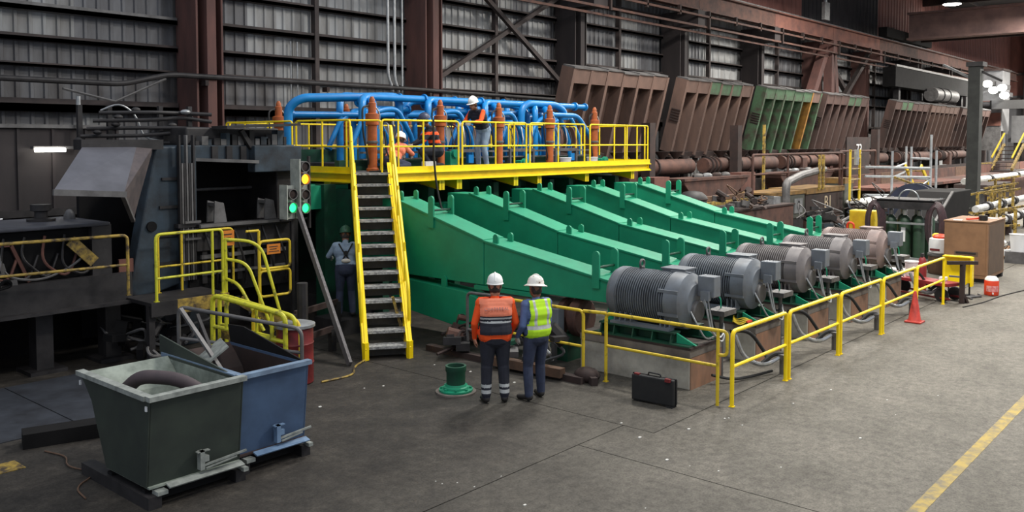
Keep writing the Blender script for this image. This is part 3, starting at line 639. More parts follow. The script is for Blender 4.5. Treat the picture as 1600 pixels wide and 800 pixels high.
# ---------------------------------------------------------------- floor railings
def guard(name, label, p, q, m=yellow, top=1.06, mid=.56, r=.024, mids=(), ends=(True, True), z0=0, group=None, rm=None):
    t = thing(name, label, 'railing', (p[0], p[1], z0), group)
    P, Q = Vector((p[0], p[1], 0)), Vector((q[0], q[1], 0)); a = lambda v, z: (v.x, v.y, z0 + z)
    pts = ([a(P, 0)] if ends[0] else []) + [a(P, top), a(Q, top)] + ([a(Q, 0)] if ends[1] else [])
    MB().tube(rounded(pts, .09, 4), r, 10).build('top_rail', rm or m, t)
    if mid: MB().cyl(a(P, mid), a(Q, mid), r * .85, n=8).build('mid_rail', rm or m, t)
    for k in mids: v = P.lerp(Q, k); MB().cyl(a(v, 0), a(v, top), r, n=8).build('post', m, t)
    for e, v in zip(ends, (P, Q)):
        if e: MB().bx(v.x - .035, v.x + .035, v.y - .035, v.y + .035, z0, z0 + .012).build('foot_plate', m, t, smooth=0)
    return t
GX = [11.2, 13.03, 15.17, 17.34, 19.42, 21.5]
GL = ['starting at the front corner', 'second along the motors from the corner', 'third along the motors from the corner', 'fourth along the motors, up to the traffic cone', 'last along the motors, by the red cart']
for k in range(5):
    guard('guardrail', 'yellow two bar guardrail section ' + GL[k], (GX[k] + (.06 if k else .0), 5.65), (GX[k + 1] - .06, 5.65), yellow, group='yellow guardrails along the motors', r=.03)
t = guard('guardrail', 'worn yellow guardrail in front of the foremost motor and its foundation', (11.12, 5.82), (11.12, 7.72), yelworn, ends=(False, True), r=.027)
MB().cyl((11.12, 5.83, 0), (11.12, 5.83, 1.06), .025, n=8).build('post', yelworn, t)
MB().tube(rounded([(11.12, 5.9, 1.06), (11.14, 5.7, 1.06), (11.14, 5.7, .72), (11.12, 5.83, .72)], .07, 4), .024, 8).build('end_loop', yelworn, t)
t = guard('guardrail', 'worn yellow guardrail behind the worker in the lime vest', (11.05, 8.1), (11.05, 9.6), yelworn, ends=(True, False), mid=.5, r=.026)
MB().cyl((11.07, 7.78, .74), (11.05, 8.1, .74), .022, n=8).build('link_bar', yelworn, t)
MB().cyl((11.12, 7.72, 1.06), (11.05, 8.1, 1.06), .026, n=8).build('link_bar', yelworn, t)
guard('guardrail', 'bare grey steel guardrail behind the worker in the orange jacket', (10.95, 10.5), (11.03, 9.62), greys, ends=(True, False), mid=.45, top=1.09, r=.026)

# ---------------------------------------------------------------- loose things on the shop floor
t = thing('tool_case', 'black plastic tool case with dark red catches standing before the foremost foundation', 'case', (10.62, 6.54, 0))
b = MB(); b.bx(10.56, 10.70, 6.22, 6.88, .02, .39); b.rot(R(4), 'Z', (10.62, 6.54, 0)); sh_ = b.build('shell', black, t, smooth=0, bevel=.02)
b = MB(); b.bx(10.62, 10.64, 6.21, 6.89, .02, .395); b.rot(R(4), 'Z', (10.62, 6.54, 0)); b.build('seam', darker, t, smooth=0)
MB().tube(rounded([(10.63, 6.45, .38), (10.63, 6.45, .43), (10.63, 6.65, .43), (10.63, 6.65, .38)], .03, 3),   .012, 6).build('handle', black, sh_)
for y in (6.3, 6.8): MB().bx(10.55, 10.6, y - .04, y + .04, .36, .405).build('catch', redd, sh_, smooth=0)
for y in (6.28, 6.8): MB().bx(10.57, 10.69, y - .05, y + .05, 0, .025).build('foot', black, t, smooth=0)

t = thing('flanged_pipe_stub', 'green flanged pipe stub standing on the floor left of the worker in orange', 'pipe fitting', (9.2, 9.06, 0))
MB().lathe([(.15, 0), (.30, 0), (.30, .025), (.15, .03)], (9.2, 9.06, 0), 28).build('base_plate', concd, t)
MB().lathe([(.12, .03), (.25, .03), (.25, .055), (.19, .06), (.185, .09), (.16, .1), (.15, .13)], (9.2, 9.06, 0), 28).build('flange', green, t)
MB().lathe([(.14, .1), (.14, .3), (.155, .33), (.155, .40), (.125, .40), (.12, .2), (.02, .19)], (9.2, 9.06, 0), 28, cap=False).build('collar', greend, t)
for a in range(8): MB().cyl((9.2 + .215 * cos(a * pi / 4), 9.06 + .215 * sin(a * pi / 4), .05), (9.2 + .215 * cos(a * pi / 4), 9.06 + .215 * sin(a * pi / 4), .085), .02, n=6).build('bolt', green, t)

t = thing('traffic_cone', 'dirty orange red traffic cone standing by the guardrail', 'cone', (18.93, 5.52, 0))
MB().lathe([(.145, .03), (.12, .06), (.03, .62), (.02, .64)], (18.93, 5.52, 0), 20).build('cone_body', conem, t)
MB().bx(18.77, 19.09, 5.36, 5.68, 0, .035).build('cone_base', conem, t, smooth=0, bevel=.012)

t = thing('water_jug', 'orange red water jug with pale lid on the floor by the tan cabinet', 'jug', (23.5, 5.12, 0))
MB().lathe([(.13, 0), (.155, .01), (.16, .06), (.16, .34), (.15, .36)], (23.5, 5.12, 0), 22).build('jug_body', orangep, t)
MB().lathe([(.15, .36), (.145, .4), (.1, .45), (.03, .46)], (23.5, 5.12, 0), 22).build('lid', whitep, t)
b = MB(); n = 8
for k in range(n):
    a0, a1 = R(150 + 100 * k / n), R(150 + 100 * (k + 1) / n)
    b.add([(23.5 + .163 * cos(a), 5.12 + .163 * sin(a), z) for a, z in ((a0, .1), (a1, .1), (a1, .24), (a0, .24))], [(0, 1, 2, 3)])
b.build('paper_label', mat('pink_white_label', (236, 176, 172), (200, 80, 80), 14, .5), t)
MB().cyl((23.36, 5.06, .07), (23.3, 5.04, .06), .02, n=8).build('spigot', whitep, t)

t = thing('job_box', 'tall tan brown steel tool cabinet with slotted handle and papers on its top', 'cabinet', (26.1, 6.0, 0))
cx0, cx1, cy0, cy1 = 25.3, 27.1, 5.62, 6.68
MB().bx(cx0, cx1, cy0, cy1, .1, 1.56).build('cabinet_body', tan, t, smooth=0, bevel=.015)
MB().bx(cx0 + .1, cx1 - .1, cy0 - .006, cy0, .2, 1.5).build('side_panel', tand, t, smooth=0)
MB().bx(cx0 - .02, cx1 + .02, cy0 - .02, cy1 + .02, 1.56, 1.60).build('lid', tan, t, smooth=0, bevel=.01)
dr_ = MB().bx(cx0 - .012, cx0, cy0 + .05, cy1 - .05, .2, 1.52).build('door', tan, t, smooth=0)
h = MB().bx(cx0 - .016, cx0 - .012, 5.85, 6.42, .68, .80).build('recess', tand, dr_, smooth=0)
MB().bx(cx0 - .03, cx0 - .014, 5.9, 6.38, .74, .78).build('handle', dark, dr_, smooth=0)
for x in (cx0 + .15, cx1 - .15): MB().bx(x - .08, x + .08, cy0, cy1, 0, .1).build('skid', dark, t, smooth=0)
# papers and tools on it
for i, (x, y, a, s) in enumerate(((25.5, 6.4, 10, .3), (26.2, 6.1, 25, .34), (26.6, 5.85, 50, .32))):
    b = MB(); b.bx(x - s / 2, x + s / 2, y - s * .35, y + s * .35, 1.602, 1.606 + .004 * i); b.rot(R(a), 'Z', (x, y, 0)); tag(b.build('paper_sheet', whitep, None, smooth=0), 'white paper sheet on the tan cabinet, %s' % ('nearest its front edge', 'in the middle under the tape', 'at its outer side')[i], 'paper')
t = tag(MB().bar((25.4, 6.15, 1.64), (25.9, 5.85, 1.66), .09, .04).build('hand_level', orangep, None, smooth=0), 'orange handled tool lying on the tan cabinet', 'tool')
t = thing('tape_roll', 'black tape roll on the tan cabinet', 'tape', (25.75, 5.85, 1.61)); MB().lathe([(.07, 0), (.11, 0), (.11, .12), (.07, .12)], (25.75, 5.85, 1.61), 16).build('roll', black, t); MB().lathe([(.05, 0), (.07, 0), (.07, .12), (.05, .12)], (25.75, 5.85, 1.61), 16).build('core', greys, t)
# yellow shield plate behind the last rail
t = thing('yellow_guard_panel', 'bright yellow folded sheet panel hung at the end of the guardrail', 'panel', (22.9, 5.7, .2))
MB().bx(22.9, 22.93, 5.42, 6.02, .32, .94).prism([(5.5, .32), (5.92, .32), (5.84, .22), (5.6, .22)], 'yz', 22.9, 22.93).build('sheet', yellow, t, smooth=0)
MB().bx(22.76, 22.93, 5.38, 5.42, .26, .95).build('folded_edge', yellow, t, smooth=0); MB().bx(22.7, 22.93, 5.42, 6.02, .94, .96).build('folded_edge', yellow, t, smooth=0)
for y in (5.48, 5.94): MB().cyl((22.98, y, 0), (22.98, y, .94), .02, n=6).build('leg', dark, t)
# red cart with clutter
t = thing('flat_cart', 'low red flat cart with rusty brown end post beyond the last guardrail', 'cart', (22.3, 6.3, 0))
MB().bar((21.75, 5.5, .42), (22.4, 7.2, .42), .5, .07).build('deck', redp, t, smooth=0)
for (x, y) in ((21.7, 5.75), (22.2, 5.6), (22.1, 7.05), (22.6, 6.85)):
    MB().lathe([(.04, -.03), (.15, -.03), (.16, 0), (.15, .03), (.04, .03)], (x, y, .16), 16, 'x').build('wheel', black, t)
MB().bar((21.6, 5.55, .1), (22.2, 7.1, .1), .04, .04).bar((22.1, 5.45, .1), (22.7, 7.0, .1), .04, .04).build('lower_frame', redd, t, smooth=0)
e = MB(); e.bar((21.85, 5.36, 0), (21.85, 5.36, .95), .1, .1).bar((21.6, 5.62, .93), (22.05, 5.1, .93), .06, .08).bar((21.85, 5.36, .25), (21.98, 5.28, 0), .08, .05); e.build('end_post', rustd, t, smooth=0)
MB().bar((21.85, 5.36, .6), (21.7, 5.6, .62), .04, .04).build('hook', greys, t, smooth=0)
t = thing('ribbon_pail', 'white plastic pail standing on the red cart', 'pail', (22.3, 6.6, .46)); MB().lathe([(.13, .46), (.15, .8), (.16, .82), (.14, .82), (.12, .5)], (22.3, 6.6, 0), 18).build('pail_body', whitep, t); MB().ring((22.3, 6.6, .8), .155, .01, 'z', 16, 5).build('pail_rim', whitep, t)
tag(MB().bx(22.4, 22.75, 6.85, 7.2, .46, .56).build('white_tray', whitep, None, smooth=0), 'flat white tray on the far end of the red cart', 'tray')
tag(MB().bx(22.0, 22.16, 5.75, 5.9, .46, .53).build('tin', whitep, None, smooth=0), 'small white tin on the near end of the red cart', 'tin')
t = thing('fire_extinguisher', 'red gas bottle standing behind the white pail', 'bottle', (22.8, 6.5, 0)); MB().lathe([(.09, 0), (.1, .02), (.1, .75), (.06, .85), (.03, .88)], (22.8, 6.5, 0), 16).build('vessel', redp, t); MB().bx(22.74, 22.86, 6.47, 6.53, .88, .96).build('valve', dark, t, smooth=0)
tag(MB().tube(rounded([(22.5, 5.3, .02), (22.7, 5.5, .03), (22.9, 5.25, .03), (23.1, 5.5, .02), (22.8, 5.7, .03), (22.6, 5.4, .04), (23.0, 5.2, .03), (23.25, 5.35, .03)], .15, 5), .022, 6).build('coiled_cable', greys, None), 'grey cable heap on the floor between red cart and orange jug', 'cable')
tag(MB().tube(rounded([(21.3, 5.2, .012), (22.2, 5.0, .012), (23.5, 4.9, .012), (25.5, 4.5, .012)], .5, 5), .012, 5).build('trailing_cable', dark, None), 'thin dark cord lying across the floor past the orange jug', 'cord')
t = thing('extension_cable', 'yellow and orange extension cable coiled beside the second motor', 'cable', (13.75, 6.8, .64)); b = MB()
for q in range(4): b.tube([(13.72 + .02 * q + (.16 - .02 * q) * cos(a), 6.78 + (.12 + .01 * q) * sin(a), .655 + .018 * q + .02 * sin(3 * a + q)) for a in [2 * pi * k / 20 for k in range(20)]], .011, 6, closed=True)
b.build('coil', yelworn, t); MB().tube([(13.68, 6.66, .66), (13.82, 6.62, .67)], .035, 8).build('plug', orangep, t)
# clutter at the far motors: red welding sets
for i, (x, y, lb) in enumerate(((22.6, 8.2, 'dark red welding set behind the last motor, nearer the aisle'), (23.6, 8.9, 'dark red welding set further behind the last motor'))):
    t = thing('welding_set', lb, 'welder', (x, y, 0)); MB().bx(x - .45, x + .45, y - .3, y + .3, .12, .75).build('casing', redd, t, smooth=0, bevel=.03)
    MB().bx(x - .47, x - .45, y - .25, y + .25, .3, .7).build('front_panel', dark, t, smooth=0)
    for q in (-.2, 0, .2): MB().ball((x - .49, y + q, .55), .045, 8, 6).build('dial', lgrey, t)
    for s in (-1, 1): MB().lathe([(.03, -.03), (.12, -.03), (.12, .03), (.03, .03)], (x + .25 * s, y - .3, .13), 12, 'y').build('wheel', black, t)
tag(MB().tube(arc((21.95, 7.4, .75), .24, 0, 2 * pi * .96, 22, 'yz'), .014, 6).build('wire_loop', lgrey, None), 'upright loop of pale wire by the last motor', 'wire')
# ---------------------------------------------------------------- gas cylinders in their rack
t = thing('cylinder_rack', 'grey steel rack holding green gas cylinders under a curved canopy', 'rack', (27.9, 8.2, 0))
for x, y in ((27.2, 8.95), (27.2, 7.55), (28.2, 8.95), (28.2, 7.55)): MB().bx(x - .035, x + .035, y - .035, y + .035, 0, 2.0).build('rack_post', lgrey, t, smooth=0)
for z in (.22, 1.25): MB().bx(27.16, 27.2, 7.5, 9.0, z, z + .06).bx(28.2, 28.24, 7.5, 9.0, z, z + .06).build('rack_bar', lgrey, t, smooth=0)
MB().bx(27.15, 28.25, 7.5, 9.0, .14, .2).build('rack_floor', greys, t, smooth=0)
MB().bx(27.1, 28.3, 7.45, 9.05, 1.92, 1.98).bx(27.1, 27.14, 7.45, 9.05, 1.7, 1.95).build('canopy', dark, t, smooth=0)
MB().tube(arc((27.3, 8.2, 1.98), .28, 0, pi, 10, 'yz'), .02, 6).build('lifting_loop', lgrey, t)
for i, (y, dx) in enumerate(((8.75, 0), (8.35, 0), (7.95, 0), (8.55, .45), (8.15, .45), (7.8, .45))):
    x = 27.5 + dx
    t = thing('gas_cylinder', 'green gas cylinder in the rack, ' + ('at left in the front row', 'middle of front row with white label', 'at right of the front row', 'rear row left', 'rear row middle', 'rear row right')[i], 'gas cylinder', (x, y, .2), 'green gas cylinders in the rack')
    vs_ = MB().lathe([(.14, .2), (.16, .22), (.16, 1.3), (.13, 1.42), (.05, 1.5), (.04, 1.56)], (x, y, 0), 18).build('vessel', MATS.get('bottle_green') or mat('bottle_green', (52, 78, 58), (38, 58, 44), 3, .45), t)
    MB().lathe([(.06, 1.5), (.065, 1.52), (.065, 1.64), (.03, 1.68)], (x, y, 0), 12).build('cap', whitep if i == 1 else lgrey, vs_)
    if i == 1: MB().bx(x - .166, x - .15, y - .06, y + .06, .72, 1.14).build('label_strip', whitep, vs_, smooth=0)
for s, y in (('left', 9.1), ('right', 7.4)):
    b = MB(); 
    for q in range(5): b.tube([(27.05 + .03 * q, y + (.15 + .03 * q) * cos(a), 1.25 + (.55 + .03 * q) * sin(a)) for a in [2 * pi * k / 20 for k in range(20)]], .045, 6, closed=True)
    tag(b.build('hose_coil', mat('maroon_hose_%s' % s, (74, 52, 56), (48, 38, 42), 6, .6), None), 'coiled dark maroon hoses hung on the %s post of the cylinder rack' % s, 'hose')
tag(MB().bar((28.4, 7.2, 0), (27.9, 7.25, 1.35), .1, .03).build('leaning_board', wood, None, smooth=0), 'narrow pale board leaning beside the cylinder rack', 'board')
t = thing('fibre_drum', 'brown drum with pale rim carrying a white sack', 'drum', (26.4, 7.05, 0)); MB().lathe([(.3, 0), (.32, .03), (.32, .5)], (26.4, 7.05, 0), 22).build('drum_body', woodb, t); MB().lathe([(.32, .5), (.34, .51), (.34, .56), (.28, .57)], (26.4, 7.05, 0), 22).build('drum_rim', greys, t)
t = thing('white_sack_bin', 'white bag lined bin with orange rags on the brown drum', 'bin', (26.4, 7.05, .57)); MB().lathe([(.27, .57), (.3, .6), (.31, .85), (.29, .98), (.24, 1.0)], (26.4, 7.05, 0), 20).build('bin_body', whitep, t)
MB().ball((26.35, 7.05, 1.02), (.2, .2, .1), 10, 7).build('rags', orangep, t); MB().ball((26.5, 7.2, 1.04), (.12, .12, .08), 8, 6).build('rags', yelworn, t)
MB().bx(26.09, 26.11, 7.0, 7.25, .66, .72).build('label_strip', redd, t, smooth=0)
t = thing('yellow_cabinet', 'yellow steel locker behind the motors left of the cylinder rack', 'cabinet', (28.5, 9.75, 0)); MB().bx(28.3, 28.8, 9.5, 10.3, .1, 1.5).build('cabinet_body', yelworn, t, smooth=0, bevel=.02); MB().bx(28.28, 28.3, 9.54, 10.26, .2, 1.45).build('door', mat('mustard_door', (214, 180, 30), (190, 150, 24), 4, .5), t, smooth=0); MB().bx(28.26, 28.29, 9.6, 9.66, .75, .9).build('handle', dark, t, smooth=0); MB().bx(28.3, 28.8, 9.55, 9.7, 0, .1).bx(28.3, 28.8, 10.1, 10.25, 0, .1).build('foot', dark, t, smooth=0)
tag(MB().tube(rounded([(27.9, 10.0, 0), (27.9, 10.0, 1.1), (27.9, 10.12, 1.15), (27.9, 10.2, 1.1), (27.9, 10.2, 0)], .08, 3), .035, 8).build('orange_hoop', orangep, None), 'orange tube hoop before the yellow locker', 'hoop')
# dark machine pile behind motors
def clutter(name, label, c, r, n, m, cat, seed=1):
    rr = random.Random(seed); t = thing(name, label, cat, c)
    for k in range(n):
        a = rr.uniform(0, 2 * pi); d = r * rr.random() ** .6; h = rr.uniform(.15, .5) * r
        x, y, z = c[0] + d * cos(a), c[1] + d * sin(a), c[2] + rr.uniform(0, r * .9) * (1 - d / r * .6)
        q = Vector((rr.uniform(-1, 1), rr.uniform(-1, 1), rr.uniform(-.4, .6))).normalized() * h
        b = MB()
        if k % 3 == 0: b.cyl((x, y, z + .05), (x + q.x, y + q.y, z + .05 + abs(q.z)), rr.uniform(.04, .13), n=8)
        elif k % 3 == 1: b.bar((x, y, z + .08), (x + q.x, y + q.y, z + .08 + abs(q.z) * .5), rr.uniform(.08, .3), rr.uniform(.05, .2))
        else: b.tube(rounded([(x, y, z), (x + q.x, y + q.y, z + h), (x + q.x * 1.5, y - q.y, z + h * .4), (x - q.x, y + q.y * .5, z)], .2, 4), .025, 6)
        b.build(('bracket', 'pipe_piece', 'hose')[(k + 1) % 3], m[k % len(m)], t)
    return t
clutter('scrap_heap', 'heap of grey tangled machine scrap behind the last motor', (30.5, 11.0, .1), 1.5, 44, (dark, greys, dblue, rustd), 'scrap', 3)
MB_h = clutter('hose_bundle', 'tangle of hoses and fittings on top of the brown tank', (29.0, 14.2, 1.3), .9, 26, (rustd, greys, woodb), 'hoses', 5)
# ---------------------------------------------------------------- tilt hoppers in the left foreground
def hopper(name, label, x0, x1, y0, y1, z0, z1, m, mi, mrim, rake, skid):
    t = thing(name, label, 'hopper', ((x0 + x1) / 2, (y0 + y1) / 2, 0)); th = .02
    yb = y1 - rake                                                  # back foot of the raked rear sheet
    prof = [(y0, z1), (y0 + .1, z0), (yb, z0), (y1 - .38, z1 - .44), (y1 - .3, z1 - .26), (y1 - .14, z1 - .1), (y1, z1)]
    for s, x in ((-1, x0), (1, x1)): MB().prism(prof, 'yz', x - th / 2, x + th / 2).build('side_sheet', m, t, smooth=0)
    MB().bar((x0, y0, z1), (x0, y0, z1 - .001), .01, .01)
    f = MB(); f.hexa([(x0, y0 + .1, z0), (x1, y0 + .1, z0), (x1, y0 + .1 + th, z0), (x0, y0 + .1 + th, z0), (x0, y0, z1), (x1, y0, z1), (x1, y0 + th, z1), (x0, y0 + th, z1)]); f.build('front_sheet', m, t, smooth=0)
    rp = prof[2:]
    MB().prism(rp + [(y_ + th, z_ - .004) for y_, z_ in rp[::-1]], 'yz', x0, x1).build('rear_sheet', mi, t, smooth=0)
    MB().bx(x0, x1, y0 + .06, yb, z0 - .01, z0 + .01).build('floor_sheet', mi, t, smooth=0)
    for s, x in ((1, x0 + th / 2 + .003), (-1, x1 - th / 2 - .003)): MB().prism([(y0 + .04, z1 - .03), (y0 + .12, z0 + .03), (yb - .02, z0 + .03), (y1 - .4, z1 - .44), (y1 - .17, z1 - .12), (y1 - .06, z1 - .03)], 'yz', x - .002, x + .002).build('lining', mi, t, smooth=0)
    r = MB(); r.bx(x0 - .03, x1 + .03, y0 - .045, y0 + .045, z1 - .015, z1 + .035); r.build('rim_bar', mrim, t, smooth=0)
    MB().bx(x0 - .05, x0 + .04, y0 + .045, y1, z1 - .015, z1 + .035).build('rim_bar', mrim, t, smooth=0)
    # skid with fork pockets
    MB().bx(x0 - .04, x0 + .1, y0 + .0, yb + .55, .0, .13).build('skid_runner', dark, t, smooth=0); MB().bx(x1 - .1, x1 + .02, y0 + .0, yb + .55, .0, .13).build('skid_runner', dark, t, smooth=0)
    MB().bx(x0, x1, y0 + .15, y0 + .22, .03, .16).bx(x0, x1, yb - .1, yb, .03, .16).bx(x0 + .1, x1 - .1, y0 + .1, yb, .13, z0 - .01).build('cross_member', darker, t, smooth=0)
    MB().prism([(y0 - .05, .185), (y0 + .03, .21), (y0 + .03, .225), (y0 - .06, .2)], 'yz', x0 + .16, x1 - .02).build('step_plate', skid, t, smooth=0)
    MB().bx(x0 + .05, x0 + .16, y0 - .02, y0 + .1, .13, .17).build('corner_foot', binw, t, smooth=0)
    MB().bx(x1 - .04, x1 + .02, y0 - .06, y0 + .05, .12, .16).build('corner_foot', binw, t, smooth=0)
    xm = x0 + (x1 - x0) * .5
    lb2 = MB().bx(xm, xm + .05, y0 - .02, y0 + .05, z0 + .06, .46).bx(xm - .03, xm + .11, y0 - .02, y0 + .03, .45, .46).bx(xm + .05, xm + .1, y0 - .02, y0 + .05, .34, .4).build('latch_bracket', skid if m is binb else binw, t, smooth=0)
    MB().bar((xm + .04, y0 - .0, .3), (x1 + .02, y0 - .02, .34), .022, .02).bar((xm + .06, y0 - .02, .27), (x1 - .1, y0 - .02, .305), .018, .015).build('latch_lever', binw, lb2, smooth=0)
    return t
h1 = hopper('tilt_hopper', 'dark green tilt hopper with pale inside, nearest at lower left', 4.22, 5.26, 8.42, 10.02, .2, 1.12, binj, bini, binw, .62, binw)
for y in (8.45, 9.95): MB().bx(4.19, 4.205, y, y + .03, 1.0, 1.05).build('white_tag', whitep, h1, smooth=0)
h2 = hopper('tilt_hopper', 'slate blue tilt hopper standing against the dark green one', 5.31, 6.2, 8.54, 10.2, .2, 1.1, binb, rustd, mat('scraped_blue_edge', (120, 142, 166), (90, 104, 124), 6, .5), .62, mat('light_blue_step', (112, 138, 168), (88, 110, 138), 5, .5))
MB().prism([(8.5, 1.1), (10.25, 1.1), (10.25, 1.34)], 'yz', 5.27, 5.29).build('side_flap', binj, h1, smooth=0)
MB().prism([(8.6, 1.1), (10.2, 1.1), (10.25, 1.32), (9.9, 1.34)], 'yz', 6.2, 6.22).build('side_flap', darker, h2, smooth=0)
tag(MB().tube(rounded([(4.5, 9.5, .98), (4.55, 9.3, 1.14), (4.9, 8.95, 1.1), (5.15, 8.65, .75)], .25, 6), .075, 12).build('bent_pipe', mat('purple_brown_pipe', (74, 62, 66), (56, 48, 52), 4, .7), None), 'curved brown pipe sticking up inside the green hopper', 'pipe')
tag(MB().bar((5.45, 9.9, .9), (5.85, 9.75, 1.22), .5, .02).build('scrap_plate', binw, None, smooth=0), 'pale scrap plate inside the blue hopper', 'plate')
tag(MB().bar((5.7, 9.3, .75), (5.55, 10.25, 1.62), .05, .03).build('scrap_bar', greys, None, smooth=0), 'thin grey bar sticking out of the blue hopper', 'bar')
tag(MB().bar((5.75, 9.5, .6), (5.8, 10.3, 1.5), .04, .04).build('scrap_angle', dark, None, smooth=0), 'dark angle iron sticking out of the blue hopper', 'bar')
t = thing('timber_beam', 'dark square timber lying on the floor left of the green hopper', 'timber', (4.6, 11.2, 0)); MB().bar((4.1, 11.4, .09), (5.2, 11.05, .09), .3, .18).build('beam', darker, t, smooth=0)
tag(MB().bx(3.1, 3.85, 10.62, 10.95, 0, .008).build('yellow_spill', yelold, None, smooth=0), 'patch of yellow paint dust on the floor left of the hoppers', 'spill')
tag(MB().tube(rounded([(4.2, 11.0, .01), (4.3, 10.6, .015), (4.15, 10.3, .015), (4.3, 9.8, .015), (3.95, 9.6, .01), (3.9, 9.2, .012)], .3, 5), .009, 5).build('thin_wire', woodb, None), 'thin brown wire curling on the floor by the green hopper', 'wire')
o = MB().bx(1.5, 4.9, 11.7, 14.3, 0, .012).build('floor_plate', mat('bluish_floor_steel', (70, 74, 82), (48, 49, 54), 2, .5, .3), None, smooth=0); tag(o, 'bluish steel floor plate in front of the left machine legs', 'floor plate')
o = MB().bx(4.92, 7.2, 11.7, 14.3, 0, .012).build('floor_plate', MATS['bluish_floor_steel'], None, smooth=0); tag(o, 'bluish steel floor plate behind the two hoppers', 'floor plate')

# ---------------------------------------------------------------- leaning rail panels, drum, plank
def hurdle(label, p, q, z0, zp, zq, m, r, bars, uprights=(), board=None):
    t = thing('portable_barrier', label, 'railing', (p[0], p[1], 0)); P, Q = Vector((p[0], p[1], z0)), Vector((q[0], q[1], z0))
    f = lambda k, h: P.lerp(Q, k) + Vector((0, 0, h * ((zp - z0) * (1 - k) + (zq - z0) * k)))
    MB().tube(rounded([f(0, 0), f(0, 1), f(1, 1), f(1, 0)], .13, 5), r, 10).build('tube_frame', m, t)
    for k in bars: MB().cyl(f(0, k), f(1, k), r * .85, n=8).build('cross_bar', m, t)
    for k in uprights: MB().cyl(f(k, bars[0]), f(k, 1), r * .8, n=8).build('upright', m, t)
    if board: MB().bar(f(0, board), f(1, board), .02, .13).build('kick_board', yelold, t, smooth=0)
    return t
hurdle('front lime yellow barrier panel leaning behind the hoppers', (7.30, 12.5), (7.70, 11.15), .02, 1.3, 1.1, yellime, .038, (.62,), (.2, .82))
hurdle('second lime yellow barrier panel stacked just behind the first', (7.48, 12.6), (7.84, 11.1), .02, 1.28, 1.06, yellime, .033, (.62,), (.5,), .5)
hurdle('worn yellow barrier panel nearest the red drum', (7.7, 12.0), (7.88, 11.06), .02, 1.1, 1.0, yelworn, .028, (.5,))
hurdle('dark grey tube barrier panel in front of the lime panels', (6.68, 12.4), (7.78, 10.86), .02, 1.22, .92, greys, .03, (.6, .3))
t = thing('steel_drum', 'dark red steel drum with white lid behind the yellow panels', 'drum', (7.97, 11.30, 0))
MB().lathe([(.26, 0), (.28, .02), (.28, .3), (.29, .32), (.28, .34), (.28, .6), (.29, .62), (.28, .64), (.28, .86)], (7.97, 11.30, 0), 26).build('drum_body', redd, t); db_ = bpy.context.scene.objects[-1] if False else t.children[0]
MB().lathe([(.27, .86), (.31, .87), (.31, .91), (.2, .94), (.02, .94)], (7.97, 11.30, 0), 26).build('lid', lgrey, db_)
t = thing('wooden_plank', 'long grey weathered plank leaning from the floor up to the signal lights', 'plank', (9.14, 11.44, 0))
MB().bar((9.14, 11.44, .02), (9.95, 13.95, 2.4), .16, .05, (1, 0, .3)).build('board', wood, t, smooth=0)
# thick steel post left of stair base and rusty yellow stake on its right
tag(MB().tube([(7.95 + .6, 11.9, 0), (8.55, 11.9, 1.4)], .09, 10).build('standing_pipe', dark, None), 'dark upright pipe behind the leaning plank', 'pipe')
tag(MB().bar((10.55, 11.6, 0), (10.35, 11.75, .95), .09, .05).build('marker_stake', yelold, None, smooth=0), 'worn yellow flat stake right of the stair foot', 'stake')
for (p, q, h, lb) in (((8.9, 12.6), (10.1, 13.0), .75, 'rusty low barrier bar behind the plank, upper'), ((8.7, 12.2), (9.6, 12.5), .4, 'rusty low barrier bar behind the plank, lower')):
    t = thing('low_barrier', lb, 'barrier', (p[0], p[1], 0)); MB().bar((p[0], p[1], h), (q[0], q[1], h), .06, .1).build('bar', rustd, t, smooth=0)
    for v in (p, q): MB().bx(v[0] - .05, v[0] + .05, v[1] - .05, v[1] + .05, 0, h).build('post', dark, t, smooth=0)
tag(MB().tube(rounded([(8.2, 10.95, .02), (8.8, 10.9, .015), (9.1, 11.3, .015), (9.5, 11.5, .02)], .3, 5), .016, 6).build('floor_hose', yelold, None), 'pale hose on the floor from the red drum to the stair foot', 'hose')
# pit edge kerb and pieces under the lower housing
t = thing('pit_kerb', 'rusty low kerb along the pit edge right of the stair', 'kerb', (10.8, 10.0, 0)); MB().bx(10.72, 10.86, 7.9, 11.3, 0, .1).build('kerb_bar', rustd, t, smooth=0)
t = thing('timber_block', 'brown squared timber on the floor by the railing post', 'timber', (10.85, 8.5, 0)); MB().bar((10.62, 9.6, .12), (10.72, 8.25, .12), .14, .14).build('beam', woodb, t, smooth=0)
clutter('fitting_heap', 'heap of grey and green pipe fittings under the front drive housing', (11.35, 9.3, .05), .8, 30, (greys, dark, greend, lgrey), 'fittings', 11)
clutter('scrap_pieces', 'rusty scrap pieces on the floor under the lower green housing', (11.2, 10.6, .02), .7, 24, (rust, dark, rustd), 'scrap', 21)
t = thing('post_shoe', 'dark crusted steel lump at the foot of the railing post', 'lump', (10.95, 7.9, 0)); MB().ball((10.95, 7.95, .1), (.17, .22, .12), 12, 8).bar((10.8, 7.7, .06), (11.15, 8.2, .06), .1, .12).build('lump', rustd, t)
